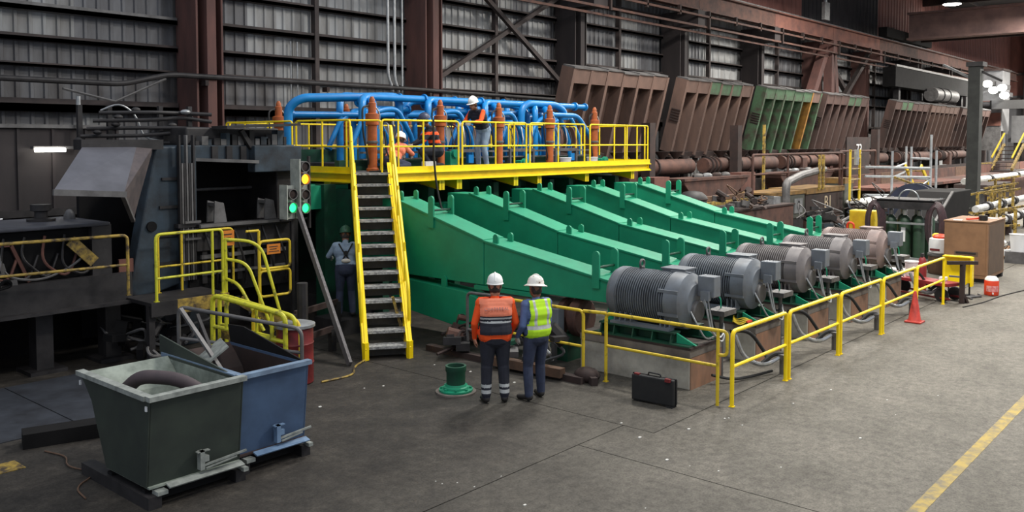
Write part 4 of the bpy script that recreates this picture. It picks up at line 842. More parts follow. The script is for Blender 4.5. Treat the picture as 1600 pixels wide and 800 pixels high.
# ---------------------------------------------------------------- old mill stand at left
ms = thing('mill_stand', 'grimy blue black mill stand with wide dark opening left of the yellow platform', 'machine', (9.0, 15.4, 0))
MB().prism([(7.12, 1.0), (7.55, 1.0), (8.38, 1.2), (8.38, 3.6), (7.66, 3.6)], 'xz', 14.9, 15.2).build('raked_cheek', dblue, ms, smooth=0, bevel=.03)
MB().bx(8.05, 8.4, 14.85, 16.4, 0, 3.62).build('left_post', dblue, ms, smooth=0, bevel=.02)
MB().bx(10.2, 10.7, 15.0, 16.4, 0, 3.6).build('right_post', dark, ms, smooth=0, bevel=.02)
MB().bx(8.4, 10.6, 14.95, 15.4, 3.32, 3.62).build('lintel', dblue, ms, smooth=0, bevel=.02)
MB().bx(9.55, 10.62, 14.75, 15.0, 3.1, 3.6).build('right_shield', dblue, ms, smooth=0, bevel=.015)
MB().bar((8.4, 14.9, 3.36), (9.6, 14.7, 3.3), .05, .06).build('front_bar', greys, ms, smooth=0)
for x in (8.75, 9.05, 9.35): MB().bx(x, x + .12, 14.9, 14.95, 3.32, 3.6).build('rib', dark, ms, smooth=0)
MB().bx(8.4, 10.2, 16.2, 16.4, .5, 3.4).build('rear_plate', darker, ms, smooth=0)
MB().cyl((8.4, 15.9, 2.75), (10.2, 15.9, 2.75), .03, n=8).build('cross_rod', greys, ms)
MB().bx(8.3, 10.3, 14.7, 15.6, 1.7, 2.12).bx(8.3, 10.25, 14.6, 14.75, 2.1, 2.2).build('lower_table', dark, ms, smooth=0, bevel=.01)
MB().bx(8.3, 10.2, 14.55, 14.62, 2.14, 2.19).build('table_edge', greys, ms, smooth=0)
for x in (8.65, 9.72):
    MB().prism([(x, 2.2), (x + .26, 2.2), (x + .2, 2.55), (x + .02, 2.6)], 'xz', 14.7, 14.73).prism([(x, 2.2), (x + .26, 2.2), (x + .2, 2.55), (x + .02, 2.6)], 'xz', 14.95, 14.98).bx(x + .02, x + .2, 14.73, 14.95, 2.5, 2.56).build('guide_bracket', greys, ms, smooth=0)
MB().bx(8.2, 10.5, 14.8, 16.2, .9, 1.7).build('table_body', darker, ms, smooth=0)
for k in range(7): MB().bx(8.0 + .045 * k, 8.03 + .045 * k, 14.72, 14.8, 1.2, 3.3 + .5 * (k % 3 == 0)).build('conduit', greys if k % 2 else dark, ms, smooth=0)
MB().bx(7.95, 8.36, 14.7, 14.85, 2.15, 2.22).build('conduit_clamp', dark, ms, smooth=0)
MB().bx(8.4, 10.4, 15.2, 16.6, 3.62, 3.95).build('top_cover', dark, ms, smooth=0, bevel=.03)
MB().bar((8.9, 14.9, 3.95), (10.45, 14.8, 4.02), .6, .05).build('overhang_plate', dark, ms, smooth=0)
MB().bar((9.35, 14.9, 3.9), (9.75, 14.9, 3.3), .1, .08).build('diagonal_strut', dark, ms, smooth=0)
for z in (1.95, 2.1, 2.25): MB().bar((8.05, 14.65, z), (8.35, 14.65, z), .03, .04).build('step_rung', greys, ms, smooth=0)
MB().cyl((7.55, 14.86, 2.2), (7.55, 14.94, 2.2), .09, n=14).build('port_ring', darker, ms)
MB().bx(6.95, 7.2, 14.86, 14.9, 1.45, 1.68).build('rust_patch_plate', rustr, ms, smooth=0)
rq = random.Random(31)
for k in range(16):
    x = 8.45 + .125 * k; h = rq.uniform(.08, .3); MB().bx(x, x + rq.uniform(.06, .16), 14.95, 15.15, 3.62, 3.62 + h).build('top_fitting', (dark, greys, dblue)[k % 3], ms, smooth=0)
for k in range(6):
    x = 8.45 + .3 * k; MB().tube(rounded([(x, 14.7, 2.1), (x + .05, 14.55, 1.7), (x + .2, 14.6, 1.3), (x + .25, 14.75, 1.0)], .2, 4), .022, 6).build('dangling_hose', dark, ms)
for k in range(5): MB().bx(8.42 + .36 * k, 8.52 + .36 * k, 14.74, 14.8, 1.1, 2.1).build('table_rib', dark, ms, smooth=0)
MB().bx(8.4, 10.2, 14.72, 14.78, 1.55, 1.62).bx(8.4, 10.2, 14.72, 14.78, 1.25, 1.3).build('table_rail', greys, ms, smooth=0)
for z in (1.5, 2.0, 2.5, 3.0): MB().bx(7.55 + (z - 1) * .1, 8.1, 14.86, 14.9, z, z + .05).build('cheek_rib', dark, ms, smooth=0)
# pipe rack over the stand
pr_ = thing('pipe_rack', 'black pipe rack running over the mill stand from the hopper hood', 'pipes', (8.2, 16.0, 3.62))
for i, z in enumerate((3.66, 3.8, 3.94, 4.08, 4.22)):
    MB().tube(rounded([(6.95 + .06 * i, 16.5 - .12 * i, z - .02), (8.0, 16.1 - .12 * i, z), (8.6, 15.7, z + .06 * (i % 2)), (9.1, 15.5, z - .02)], .15, 4), .035, 8).build('rack_pipe', dark, pr_)
for x, y in ((7.05, 16.5), (7.5, 16.3), (8.3, 15.95), (8.75, 15.7)): MB().bx(x - .04, x + .04, y - .04, y + .04, 3.55, 4.35).build('rack_post', dark, pr_, smooth=0)
for k in range(9):
    x = 7.0 + .24 * k; MB().ball((x, 16.4 - .2 * (k % 3), 3.72 + .14 * (k % 5)), (.09, .06, .05), 8, 6).build('coupling', dark, pr_)
MB().tube(rounded([(7.3, 16.2, 4.25), (7.6, 16.1, 4.4), (7.9, 16.1, 4.2), (8.0, 16.0, 3.75), (8.3, 15.9, 3.7)], .2, 4), .018, 6).build('rack_hose', lgrey, pr_)
tag(MB().ball((8.62, 15.6, 4.24), (.1, .08, .05), 10, 6).build('pale_disc', lgrey, None), 'pale round disc on top of the black pipe rack', 'disc')
# hooded chute to its left
hd = thing('chute_hood', 'grey inclined sheet steel hood over a black furnace mouth at left', 'hood', (6.7, 14.5, 1.2))
MB().hexa([(5.38, 13.5, 2.98), (6.42, 13.5, 2.9), (6.42, 13.53, 2.88), (5.38, 13.53, 2.96), (6.35, 14.75, 3.62), (7.25, 14.75, 3.62), (7.25, 14.78, 3.6), (6.35, 14.78, 3.6)]).build('hood_plate', mat('bare_grey_sheet', (104, 104, 112), (78, 78, 84), 1.2, .5, .3), hd, smooth=0)
MB().bar((5.36, 13.48, 2.95), (6.44, 13.48, 2.87), .05, .09).build('lip', greys, hd, smooth=0)
MB().hexa([(6.3, 14.7, 3.55), (7.7, 14.7, 3.55), (7.7, 15.0, 3.55), (6.3, 15.0, 3.55), (6.3, 14.7, 3.72), (7.7, 14.7, 3.72), (7.7, 15.0, 3.72), (6.3, 15.0, 3.72)]).build('top_band', dark, hd, smooth=0)
MB().hexa([(6.42, 13.5, 2.9), (6.95, 14.3, 2.42), (6.97, 14.33, 2.42), (6.45, 13.53, 2.9), (7.25, 14.75, 3.62), (7.58, 14.8, 3.62), (7.58, 14.83, 3.62), (7.28, 14.78, 3.62)]).build('side_plate', rustr and mat('mottled_grey_brown_sheet', (92, 82, 82), (58, 54, 58), 3, .6, .2), hd, smooth=0)
MB().bar((6.42, 13.55, 2.86), (6.95, 14.32, 2.38), .06, .06).build('edge_angle', greys, hd, smooth=0)
MB().bx(6.75, 7.9, 15.9, 16.0, .2, 3.3).build('rear_wall', darker, hd, smooth=0)  # black sheet standing in for the dark void under the hood
# left base machine on legs
lb_ = thing('roller_table', 'black roller table girder on stub legs at the far left', 'machine', (5, 15.0, 0))
MB().bx(0, 7.0, 14.5, 14.62, 1.0, 1.5).bx(0, 7.0, 14.35, 14.62, 1.0, 1.05).build('girder', dark, lb_, smooth=0)
MB().bx(0, 6.9, 14.62, 16.2, 1.1, 1.25).build('table_top', darker, lb_, smooth=0)
for x in (1.2, 3.0, 4.5, 5.7, 6.8): MB().bx(x - .13, x + .13, 14.8, 15.1, 0.06, 1.0).build('leg', dark, lb_, smooth=0); MB().bx(x - .28, x + .28, 14.65, 15.25, 0, .06).build('leg_plate', dark, lb_, smooth=0)
MB().bx(0, 8.0, 16.3, 16.4, 0, 1.6).build('back_plate', darker, lb_, smooth=0)
gb = thing('gear_case', 'black gear case with flat grey top behind the old yellow rail', 'machine', (5.8, 15.6, 1.25))
MB().bx(2, 6.6, 14.75, 16.2, 1.25, 2.3).build('case_body', darker, gb, smooth=0, bevel=.04); MB().bx(1.9, 6.7, 14.6, 16.3, 2.3, 2.36).build('case_lid', mat('grey_lid', (78, 78, 86), (56, 56, 62), 2, .6), gb, smooth=0, bevel=.02)  # lid coloured lighter than the case body
MB().bx(6.4, 6.72, 14.62, 15.2, 1.25, 2.32).build('end_block', dark, gb, smooth=0)
MB().lathe([(.22, 2.35), (.22, 2.4), (.1, 2.42), (.1, 2.52), (.16, 2.54), (.16, 2.64)], (6.0, 15.6, 0), 16).build('breather', dark, gb)
MB().ball((6.5, 15.7, 2.35), (.1, .1, .18), 10, 8).build('knob', greys, gb)
for q in range(6):
    x = 4.5 + .3 * q; MB().tube(rounded([(x, 14.7, 2.2), (x - .1, 14.62, 1.9 - .1 * (q % 3)), (x + .3, 14.6, 1.5), (x + .5, 14.72, 1.9)], .2, 5), .022, 6).build('hose', (dark, rustr, dark)[q % 3], gb)
MB().tube(rounded([(5.0, 14.68, 2.1), (5.05, 14.6, 1.62), (5.6, 14.6, 1.5), (6.1, 14.62, 1.7), (6.35, 14.65, 1.9)], .3, 6), .02, 6).build('drip_hose', greys, gb)
MB().bar((5.2, 14.7, 2.1), (5.45, 14.7, 1.5), .05, .05).bar((4.9, 14.7, 2.1), (5.2, 14.7, 2.1), .05, .05)  .build('red_bracket', rustr, gb, smooth=0)
tag(MB().bar((6.05, 14.6, 2.1), (6.42, 14.6, 1.72), .04, .18, (1, 0, 1)).build('yellow_lever', yelold, None, smooth=0), 'worn yellow flat lever hung on the black gear case', 'lever')
clutter('valve_cluster', 'cluster of black valves and hoses at the far left edge', (4.75, 14.9, 1.4), .6, 26, (dark, greys, darker), 'valves', 8)
t = guard('old_guardrail', 'worn old yellow guardrail on the black roller table at far left', (3.2, 14.3), (6.7, 14.02), yelold, top=.98, mid=.5, z0=1.2, r=.025)
# under-table clutter between left machine and mill stand
clutter('pipe_heap', 'heap of black pipes under the mill walkway', (7.4, 14.4, .1), .8, 30, (dark, darker, greys), 'pipes', 14)
# walkway with rails in front of the mill stand
wk = thing('mill_walkway', 'dark walkway with worn yellow edge before the mill stand', 'walkway', (7.6, 14.1, .8))
MB().bx(6.9, 8.3, 13.7, 14.6, 1.02, 1.08).build('grating', dark, wk, smooth=0); MB().bx(7.35, 8.3, 13.66, 13.7, .85, 1.08).build('edge_board', yelold, wk, smooth=0); MB().bx(6.9, 7.35, 13.66, 13.7, .85, 1.08).build('edge_board', dark, wk, smooth=0)
for x in (6.95, 8.25): MB().bx(x - .05, x + .05, 13.75, 13.85, 0, 1.02).build('leg', dark, wk, smooth=0)
guard('walkway_rail', 'lime yellow rail along the front of the mill walkway', (7.02, 13.72), (8.22, 13.72), yellime, top=1.1, mid=.38, z0=1.08, r=.024, mids=(.84,))
guard('walkway_rail', 'worn dark and yellow rail along the rear of the mill walkway', (7.46, 14.5), (8.9, 14.5), yelworn, top=1.02, mid=.45, z0=1.08, r=.022, mids=(.3,))
t = thing('stair_rail', 'lime yellow nested curved handrail loops of the mill walkway steps', 'railing', (8.6, 13.4, 0))
for i, (dx, zt) in enumerate(((0.0, 2.0), (-.26, 1.66), (-.44, 1.32))):
    MB().tube(rounded([(8.27, 13.72, zt), (8.76 + dx, 13.4, zt - .06), (9.02 + dx, 13.05, .35 + .05 * i)], .3, 6), .028, 8).build('curved_rail', yellime, t)
MB().cyl((8.27, 13.72, .1), (8.27, 13.72, 2.02), .035, n=8).build('newel', yellime, t)
MB().bar((8.4, 13.5, .95), (9.3, 12.9, .25), .06, .16).build('stringer', yelold, t, smooth=0)
for q in range(4): MB().bar((8.5 + .18 * q, 13.6 - .12 * q, .85 - .17 * q), (8.75 + .18 * q, 14.0 - .12 * q, .85 - .17 * q), .2, .03).build('step', dark, t, smooth=0)
for (z0, z1, lb) in ((.9, 1.36, 'lower'), (1.4, 1.9, 'upper')):
    t = thing('loop_rail', 'worn yellow closed loop rail right of the mill steps, the %s one' % lb, 'railing', (9.3, 13.7, z0))
    MB().tube(rounded([(8.95, 13.72, z0), (9.58, 13.7, z0), (9.58, 13.7, z1), (8.95, 13.72, z1)], .08, 4, True), .024, 8, closed=True).build('loop', yelworn, t)
t = thing('rail_post', 'worn yellow post carrying the loop rails', 'post', (8.94, 13.72, 0)); MB().cyl((8.94, 13.72, 0), (8.94, 13.72, 2.1), .025, n=8).build('post', yelworn, t); MB().cyl((8.94, 13.72, 2.1), (8.7, 13.75, 2.1), .022, n=8).build('top_bar', yelworn, t)
for (x0, x1, y, z0, z1, lb) in ((8.38, 8.62, 14.0, 1.85, 2.12, 'orange warning sign on the rear walkway rail'), (9.08, 9.36, 13.68, 1.66, 1.84, 'orange warning sign on the upper loop rail')):
    t = thing('warning_sign', lb, 'sign', ((x0 + x1) / 2, y, z0)); MB().bx(x0, x1, y - .006, y + .006, z0, z1).build('sign_plate', signo, t, smooth=0)
    b = MB(); h = z1 - z0
    for k, (a, c) in enumerate(((.12, .88), (.2, .7), (.15, .8))): b.bx(x0 + (x1 - x0) * a, x0 + (x1 - x0) * c, y - .009, y - .006, z0 + h * (.22 + .24 * k), z0 + h * (.30 + .24 * k))
    b.build('print_line', dark, t, smooth=0)
spm = mat('pale_signal_paint', (176, 180, 172), (138, 142, 136), 6, .6)
# signal lights
t = thing('signal_light', 'taller signal box with lit orange and green lamps left of the platform', 'signal', (10.3, 14.35, 2.2))
MB().bx(10.17, 10.2, 14.2, 14.5, 2.2, 3.35).bx(10.2, 10.46, 14.34, 14.48, 2.28, 3.3).build('back_plate', spm, t, smooth=0)
def lens(x, y, z, m, par, r=.075):
    MB().lathe([(.02, -.1), (r, -.09), (r + .012, -.07), (r + .012, 0)], (x, y, z), 18, 'y').build('lens', m, par); MB().lathe([(r + .014, -.13), (r + .028, -.13), (r + .028, 0), (r + .014, 0)], (x, y, z), 18, 'y', cap=False).build('hood', greys, par)
lens(10.32, 14.33, 3.2, rustd, t); lens(10.32, 14.33, 2.96, glass_o, t, .085); lens(10.32, 14.33, 2.66, rustd, t); lens(10.32, 14.33, 2.4, glass_g, t, .08)
t2 = thing('signal_light', 'shorter signal box with one lit green lamp', 'signal', (10.03, 14.3, 2.2))
MB().bx(9.88, 9.9, 14.2, 14.45, 2.2, 2.86).bx(9.9, 10.15, 14.34, 14.45, 2.2, 2.84).build('back_plate', spm, t2, smooth=0); lens(10.03, 14.33, 2.68, rustd, t2); lens(10.03, 14.33, 2.42, glass_g, t2, .08)
t = thing('signal_stand', 'dark steel stand under the signal boxes', 'stand', (10.15, 14.4, 0)); MB().bx(10.1, 10.16, 14.38, 14.44, 0, 2.3).bx(9.86, 10.5, 14.36, 14.42, 2.16, 2.2).build('stand_post', dark, t, smooth=0)
MB().bx(10.46, 10.5, 14.3, 14.36, 2.0, 3.4).build('side_post', dark, t, smooth=0)
t = thing('fluorescent_lamp', 'lit tube lamp on the dark sheeting at far left', 'lamp', (8.0, 20.3, 3.45)); MB().cyl((7.72, 20.3, 3.5), (8.35, 20.3, 3.5), .045, n=10).build('tube', glow, t); MB().bx(7.7, 8.75, 20.32, 20.5, 3.52, 3.58).build('fitting', greys, t, smooth=0)
# pipes and conduits on the back wall
t = thing('wall_pipe', 'long dark pipe running along the back wall', 'pipe', (18, 22.9, 5.1)); MB().tube(rounded([(-7, 22.9, 5.22), (10.9, 22.9, 5.18), (12.2, 22.9, 5.5), (21, 22.9, 5.5), (31, 22.9, 5.4)], .3, 5), .075, 10).build('pipe_run', dark, t)
for x in (13.3, 17.5, 22.0, 26.0): MB().bx(x - .05, x + .05, 22.85, 23.1, 5.25, 5.4).build('pipe_hook', rustd, t, smooth=0)
MB().tube([(9.4, 22.9, 5.0), (10.7, 22.9, 4.72), (12.1, 22.9, 5.38)], .035, 6).build('branch_pipe', greys, t)
for i, (x, z1) in enumerate(((20.3, 5.5), (20.6, 5.4), (20.95, 4.6))):
    t = thing('wall_conduit', 'bright vertical conduit on the back wall, ' + ('left', 'middle', 'right')[i] + ' of three beside the second column', 'conduit', (x, 23.2, z1)); MB().tube(rounded([(x, 23.2, 11), (x, 23.2, z1 + .4), (x + .2, 23.2, z1), (x + .2, 23.2, 4.2)], .2, 4), .05 if i < 2 else .035, 8).build('conduit_run', lgrey, t)
for x, lb in ((17.05, 'left'), (17.3, 'right')): tag(MB().cyl((x, 24.2, 4.6), (x, 24.2, 6.9), .025, n=6).build('thin_conduit', lgrey, None), 'thin short conduit on the wall behind the blue pipes, %s of two' % lb, 'conduit')
t = thing('white_pipe', 'short pale vertical pipe on the dark sheeting at left', 'pipe', (8.9, 20.4, 3.4)); MB().cyl((8.7, 20.4, 3.5), (8.7, 20.4, 4.7), .05, n=8).build('pipe_run', lgrey, t)
# ---------------------------------------------------------------- tipped furnace covers along the back
def cover(label, x0, x1, m, mtop, ytop=20.15, ztop=6.5, ybot=21.0, zbot=3.2, ribs=7):
    t = thing('furnace_cover', label, 'cover', ((x0 + x1) / 2, ybot, zbot), 'tipped ribbed furnace covers along the back wall')
    u = Vector((0, ytop - ybot, ztop - zbot)); L = u.length; u.normalize(); nrm = Vector((0, -u.z, u.y)) if u.y < 0 else Vector((0, -u.z, u.y))
    nrm = Vector((0, -(ztop - zbot), (ytop - ybot))).normalized()      # towards the aisle and slightly down
    B = Vector((0, ybot, zbot)); off = Vector(((x0 + x1) / 2, ybot, zbot))
    def slabp(mb, xa, xb, l0, l1, d0, d1):
        p = lambda x, l, d: (x, *(B + u * l + nrm * d)[1:])
        mb.hexa([p(xa, l0, d0), p(xb, l0, d0), p(xb, l0, d1), p(xa, l0, d1), p(xa, l1, d0), p(xb, l1, d0), p(xb, l1, d1), p(xa, l1, d1)]); return mb
    slabp(MB(), x0, x1, 0, L, 0, .06).build('back_sheet', m, t, smooth=0)
    w = (x1 - x0); sg = w / (ribs - 1)
    pr_ = slabp(MB(), x0, x0 + .16, 0, L, .06, .58).build('rib', m, t, smooth=0)
    for k in range(1, ribs): share(pr_, t, (k * (w - .16) / (ribs - 1), 0, 0))
    lip = slabp(MB(), x0 + .16, x0 + sg + .02, L - .55, L, .2, .56).build('top_plate', m, t, smooth=0)
    cp = slabp(MB(), x0, x0 + sg - .03, L, L + .06, .05, .6).build('top_cap', greys, t, smooth=0)
    for k in range(1, ribs - 1):
        o = share(lip, t, (k * (w - .16) / (ribs - 1), 0, 0))
        if mtop and k in mtop: o.data = o.data.copy(); o.data.materials[0] = mtop[k]
        share(cp, t, (k * (w - .16) / (ribs - 1), 0, .03 * ((k * 7) % 3 - 1)))
    slabp(MB(), x0, x1, -.1, .12, .0, .5).build('bottom_beam', rustd, t, smooth=0)
    b = MB()
    for k in range(5): slabp(b, x0 - .05, x0, L * .45 + .12 * k, L * .45 + .12 * k + .05, .15, .6)
    b.build('hinge_stack', rustd, t, smooth=0)
    for k in range(ribs - 1):
        x = x0 + sg * (k + .5); MB().cyl((x, ybot - .3, zbot - .55), (x, ybot - .3, zbot), .14, n=8).lathe([(.3, 0), (.3, .08)], (x, ybot - .3, zbot - .3), 10).build('burner', rustd, t)
    return t
gpt = mat('faded_green_cover_paint', (74, 104, 76), (70, 62, 54), 2, .75, lo=.45, hi=.65)
ylt = mat('ochre_cover_paint', (170, 120, 48), (120, 84, 40), 3, .7)
cov1 = mat('brown_grey_cover_steel', (108, 84, 74), (70, 56, 52), 1.1, .8, streak=(1, 1, .4), bump=.1)
cov2 = mat('dark_brown_cover_steel', (88, 66, 60), (56, 46, 44), 1.1, .8, streak=(1, 1, .4), bump=.1)
CV = [(26.1, 32.8, cov1, {}, 'brown ribbed furnace cover nearest the yellow platform, standing tipped up'), (34.3, 40.8, cov1, {2: gpt, 4: gpt, 3: gpt}, 'ribbed furnace cover second from the platform with green traces on top'),
      (42.2, 49.4, gpt, {5: cov1}, 'faded green ribbed furnace cover with one ochre rib'), (50.2, 57.0, cov2, {3: gpt, 4: gpt}, 'brown ribbed furnace cover right of the green one'),
      (62.2, 69.8, cov2, {1: gpt, 2: gpt}, 'brown ribbed furnace cover left of the big dark pillar, nearer one'), (70.4, 77.8, cov1, {}, 'reddish brown ribbed furnace cover just left of the big dark pillar'), (78.8, 88, cov2, {0: gpt, 1: gpt}, 'ribbed furnace cover partly hidden by the big dark pillar')]
for i, (a, b, m, mt_, lb) in enumerate(CV):
    t = cover(lb, a, b, m, mt_)
    if i == 2: r = [c for c in t.children if c.name.startswith('rib')][-2]; r.data = r.data.copy(); r.data.materials[0] = ylt
# grey tubular collar on the fifth cover
t = thing('duct_stub', 'pale grey duct lying on the crest of the last brown covers', 'duct', (77, 20.6, 7.0)); MB().cyl((73.5, 20.6, 7.3), (79.5, 20.6, 7.3), .55, n=14).build('duct', greys, t); MB().ring((75.2, 20.6, 7.3), .56, .05, 'x', 14, 5).build('band', dark, t); MB().ring((77, 20.6, 7.3), .56, .05, 'x', 14, 5).build('band', dark, t)
# header drum line under the covers
for i, x in enumerate((27.0, 35.4, 43.5, 52.0, 61.5, 71)):
    t = thing('burner_header', 'rusty ringed header pipe under the %s furnace cover' % ('first', 'second', 'third', 'fourth', 'fifth', 'sixth')[i], 'pipe', (x + 3, 19.4, 2.2), 'rusty header pipes under the covers')
    MB().cyl((x, 19.4, 2.6), (x + 7.2, 19.4, 2.6), .33, n=16).build('header', rust, t)
    for q in range(6): MB().lathe([(.33, -.05), (.4, -.04), (.4, .04), (.33, .05)], (x + .3 + (.35 * q if q < 3 else 1.1 * q - 1.6), 19.4, 2.6), 16, 'x').build('ring', rustd, t)
    for q in range(5): MB().lathe([(.1, 0), (.1, .2), (.34, .5)], (x + 1.8 + 1.1 * q, 19.5, 2.75), 10).build('cone_riser', rustd, t)
    MB().bx(x + 1.9, x + 2.5, 19.0, 19.5, 1.9, 2.8).build('saddle', rust, t, smooth=0)
for i, x in enumerate((30.4, 37.8, 56.2)):
    t = thing('bay_post', 'brown steel post between furnace covers, %s from the platform' % ORD[i], 'post', (x - .6, 18.6, 0), 'posts between furnace covers'); MB().bx(x - .85, x - .45, 18.5, 18.9, 0, 4.4).build('post', rustd, t, smooth=0)
for i, (x, sz) in enumerate(((29.4, .55), (36.7, .7), (45.5, .6))):
    t = thing('brown_plate', 'upright reddish brown steel plate below the covers, %s from the platform' % ORD[i], 'plate', (x, 17.9, 0), 'upright brown plates'); MB().bx(x - sz, x + sz, 17.85, 17.95, 0, 2.3).build('plate', rustr, t, smooth=0); MB().bx(x - sz, x + sz, 17.95, 18.4, 2.2, 2.3).build('top_flange', rustr, t, smooth=0)
for i, (x0, x1) in enumerate(((30.6, 36.2), (39.5, 46.0), (48, 56))):
    t = thing('slag_pan', 'tapered rusty brown pan under the %s cover' % ('nearest', 'second', 'third')[i], 'pan', ((x0 + x1) / 2, 18, .7))
    MB().prism([(x0, 2.12), (x1, 2.12), (x1 - .1, 1.95), (x1 - 2.2, .9), (x0 + 1.4, .9), (x0 + .1, 1.95)], 'xz', 17.6, 18.6).build('pan_body', rust, t, smooth=0, bevel=.03)
    MB().bx(x0, x1, 17.55, 18.65, 2.1, 2.2).build('rim', rust, t, smooth=0); MB().bx(x0 + 1.5, x0 + 1.9, 17.8, 18.4, 0, .9).bx(x1 - 2.6, x1 - 2.2, 17.8, 18.4, 0, .9).build('support', rustd, t, smooth=0)
    for q in range(4): MB().ball((x0 + 2 + .8 * q, 18.1, 2.25), (.3, .2, .12), 8, 5).build('residue', (greys, lgrey, rustd, greys)[q], t)
o = MB().bx(24, 95, 18.9, 19.0, 0, 1.9).build('furnace_plinth', rustd, None, smooth=0); tag(o, 'long dark furnace side wall under all covers', 'furnace wall')
t = thing('dome_tank', 'dark domed tank behind the last green housing', 'tank', (25.8, 14.5, 0)); MB().lathe([(.46, 0), (.46, 1.75), (.48, 1.77), (.48, 1.83), (.44, 1.9), (.3, 2.02), (.1, 2.06)], (25.8, 14.5, 0), 20).build('shell', dark, t); MB().ring((25.8, 14.5, 1.8), .475, .025, 'z', 20, 5).build('seam_ring', rustd, t)
t = thing('scale_pit', 'brown rusted rectangular tank right of the last green housing', 'tank', (30, 14.3, 0)); MB().bx(27.4, 32.4, 13.9, 15.4, 0, 1.28).build('tank_wall', rust, t, smooth=0, bevel=.02); MB().bx(27.35, 32.45, 13.85, 15.45, 1.28, 1.34).build('rim', rustd, t, smooth=0)
MB().bx(27.5, 27.8, 14.0, 14.2, 1.34, 1.55).build('lug', greys, t, smooth=0); MB().bx(31.3, 31.9, 14.2, 14.8, 1.34, 1.6).build('white_box', lgrey, t, smooth=0)
t = thing('straw_timbers', 'stack of pale yellow brown timbers behind the brown tank', 'timber', (28, 16.2, 0)); 
for k in range(4): MB().bx(25.5, 33, 15.9 + .16 * (k % 2), 16.2 + .16 * (k % 2), .9 + .18 * k, 1.06 + .18 * k).build('plank', woodb if k % 2 else yelold, t, smooth=0)
MB().bx(26, 26.3, 15.9, 16.4, 0, .9).bx(32, 32.3, 15.9, 16.4, 0, .9).build('bearer', rustd, t, smooth=0)
# lettered descaling boxes
t = thing('lettered_box', 'dark brown machine box lettered B1 with ochre top band', 'machine', (38, 15.3, 0))
MB().bx(36.2, 40.4, 15.0, 16.6, .45, 1.62).build('box_body', rustd, t, smooth=0, bevel=.03); MB().bx(36.15, 40.45, 14.95, 16.65, 1.45, 1.66).build('top_band', mat('ochre_band', (142, 108, 54), (92, 72, 50), 3, .8), t, smooth=0)
MB().bx(36.4, 40.2, 15.05, 16.5, 0, .45).build('base', rust, t, smooth=0)
lm = mat('faded_white_lettering', (196, 178, 150))
text('B1', .82, lm, t, (38.6, 14.985, .98), (R(90), 0, 0), ext=.004)
text('0', .5, lm, t, (38.0, 15.03, .22), (R(90), 0, 0), ext=.004)
t = thing('lettered_box', 'grey green machine box with white numbered plate left of the lettered brown box', 'machine', (34.2, 15.3, 0))
MB().bx(32.7, 36.1, 15.0, 16.4, .5, 1.6).build('box_body', mat('grey_green_steel', (86, 88, 80), (58, 58, 54), 2, .7), t, smooth=0, bevel=.03); MB().bx(32.7, 36.1, 15.05, 16.4, 0, .5).build('base', dark, t, smooth=0)
MB().bx(32.7, 36.12, 14.96, 16.42, 1.5, 1.64).build('top_band', MATS['ochre_band'], t, smooth=0)
MB().bx(35.0, 35.8, 14.96, 15.0, .72, 1.32).build('number_plate', lgrey, t, smooth=0); text('0', .6, dark, t, (35.4, 14.955, 1.0), (R(90), 0, 0), ext=.003)
t = thing('bent_pipe_stand', 'grey bent pipe rising before the lettered boxes', 'pipe', (33.3, 14.6, 0)); MB().tube(rounded([(33.3, 14.6, 0), (33.3, 14.6, 2.05), (35.2, 14.8, 2.3), (38.6, 15.2, 2.45)], .3, 6), .16, 10).build('pipe_run', greys, t)
t = thing('numbered_plate', 'dark plate with white number 73 behind the rusty railings', 'plate', (47.9, 17, 0)); MB().bx(46.2, 49.6, 17, 17.08, 1.9, 3.9).build('plate', rustd, t, smooth=0); text('73', .85, whitep, t, (47.9, 16.97, 3.2), (R(90), 0, 0), ext=.005)
MB().bx(47.8, 48, 17, 17.1, 0, 1.9).build('stand_leg', rustd, t, smooth=0)
# rusty railings over the boxes
guard('rusty_railing', 'rusty brown railing above the lettered boxes, longer front run', (31.4, 15.1), (40.5, 15.1), rust, top=1.5, mid=.75, z0=1.66, r=.05, mids=(.35,))
guard('rusty_railing', 'rusty brown railing above the lettered boxes, right run', (41.0, 15.4), (45.8, 15.4), rust, top=1.55, mid=.75, z0=1.66, r=.05)
for i, (x, y) in enumerate(((37.4, 14.9), (37.8, 14.9), (36.2, 16.9))):
    tag(MB().bx(x - .05, x + .05, y - .05, y + .05, 1.6 if i < 2 else 0, 3.1 if i < 2 else 4.4).build('ochre_post', yelold, None, smooth=0), 'worn ochre post %s' % ('left of the pair above the B1 box', 'right of the pair above the B1 box', 'standing alone behind the railing')[i], 'post')
t = thing('access_ladder', 'worn yellow vertical ladder at the right end of the lettered box', 'ladder', (41.2, 14.7, 0))
for x in (40.3, 41.5): MB().bx(x - .05, x + .05, 14.62, 14.7, .1 if x > 41 else 1.0, 3.3).build('stile', yelworn, t, smooth=0)
for k in range(6): MB().cyl((40.3, 14.65, .5 + .48 * k), (41.5, 14.65, .5 + .48 * k), .035, n=6).build('rung', yelold, t)
MB().bx(40.6, 40.95, 14.5, 14.6, 2.6, 3.3).build('notice_plate', lgrey, t, smooth=0)
clutter('motor_junk', 'dark pumps and hoses below the access ladder', (40.0, 13.2, .1), 1.6, 34, (dark, dblue, greys, rustd), 'pumps', 17)
clutter('round_reels', 'black round reels under the grey green box', (34.2, 13.4, .1), 1.3, 30, (darker, dark, greys), 'reels', 19)
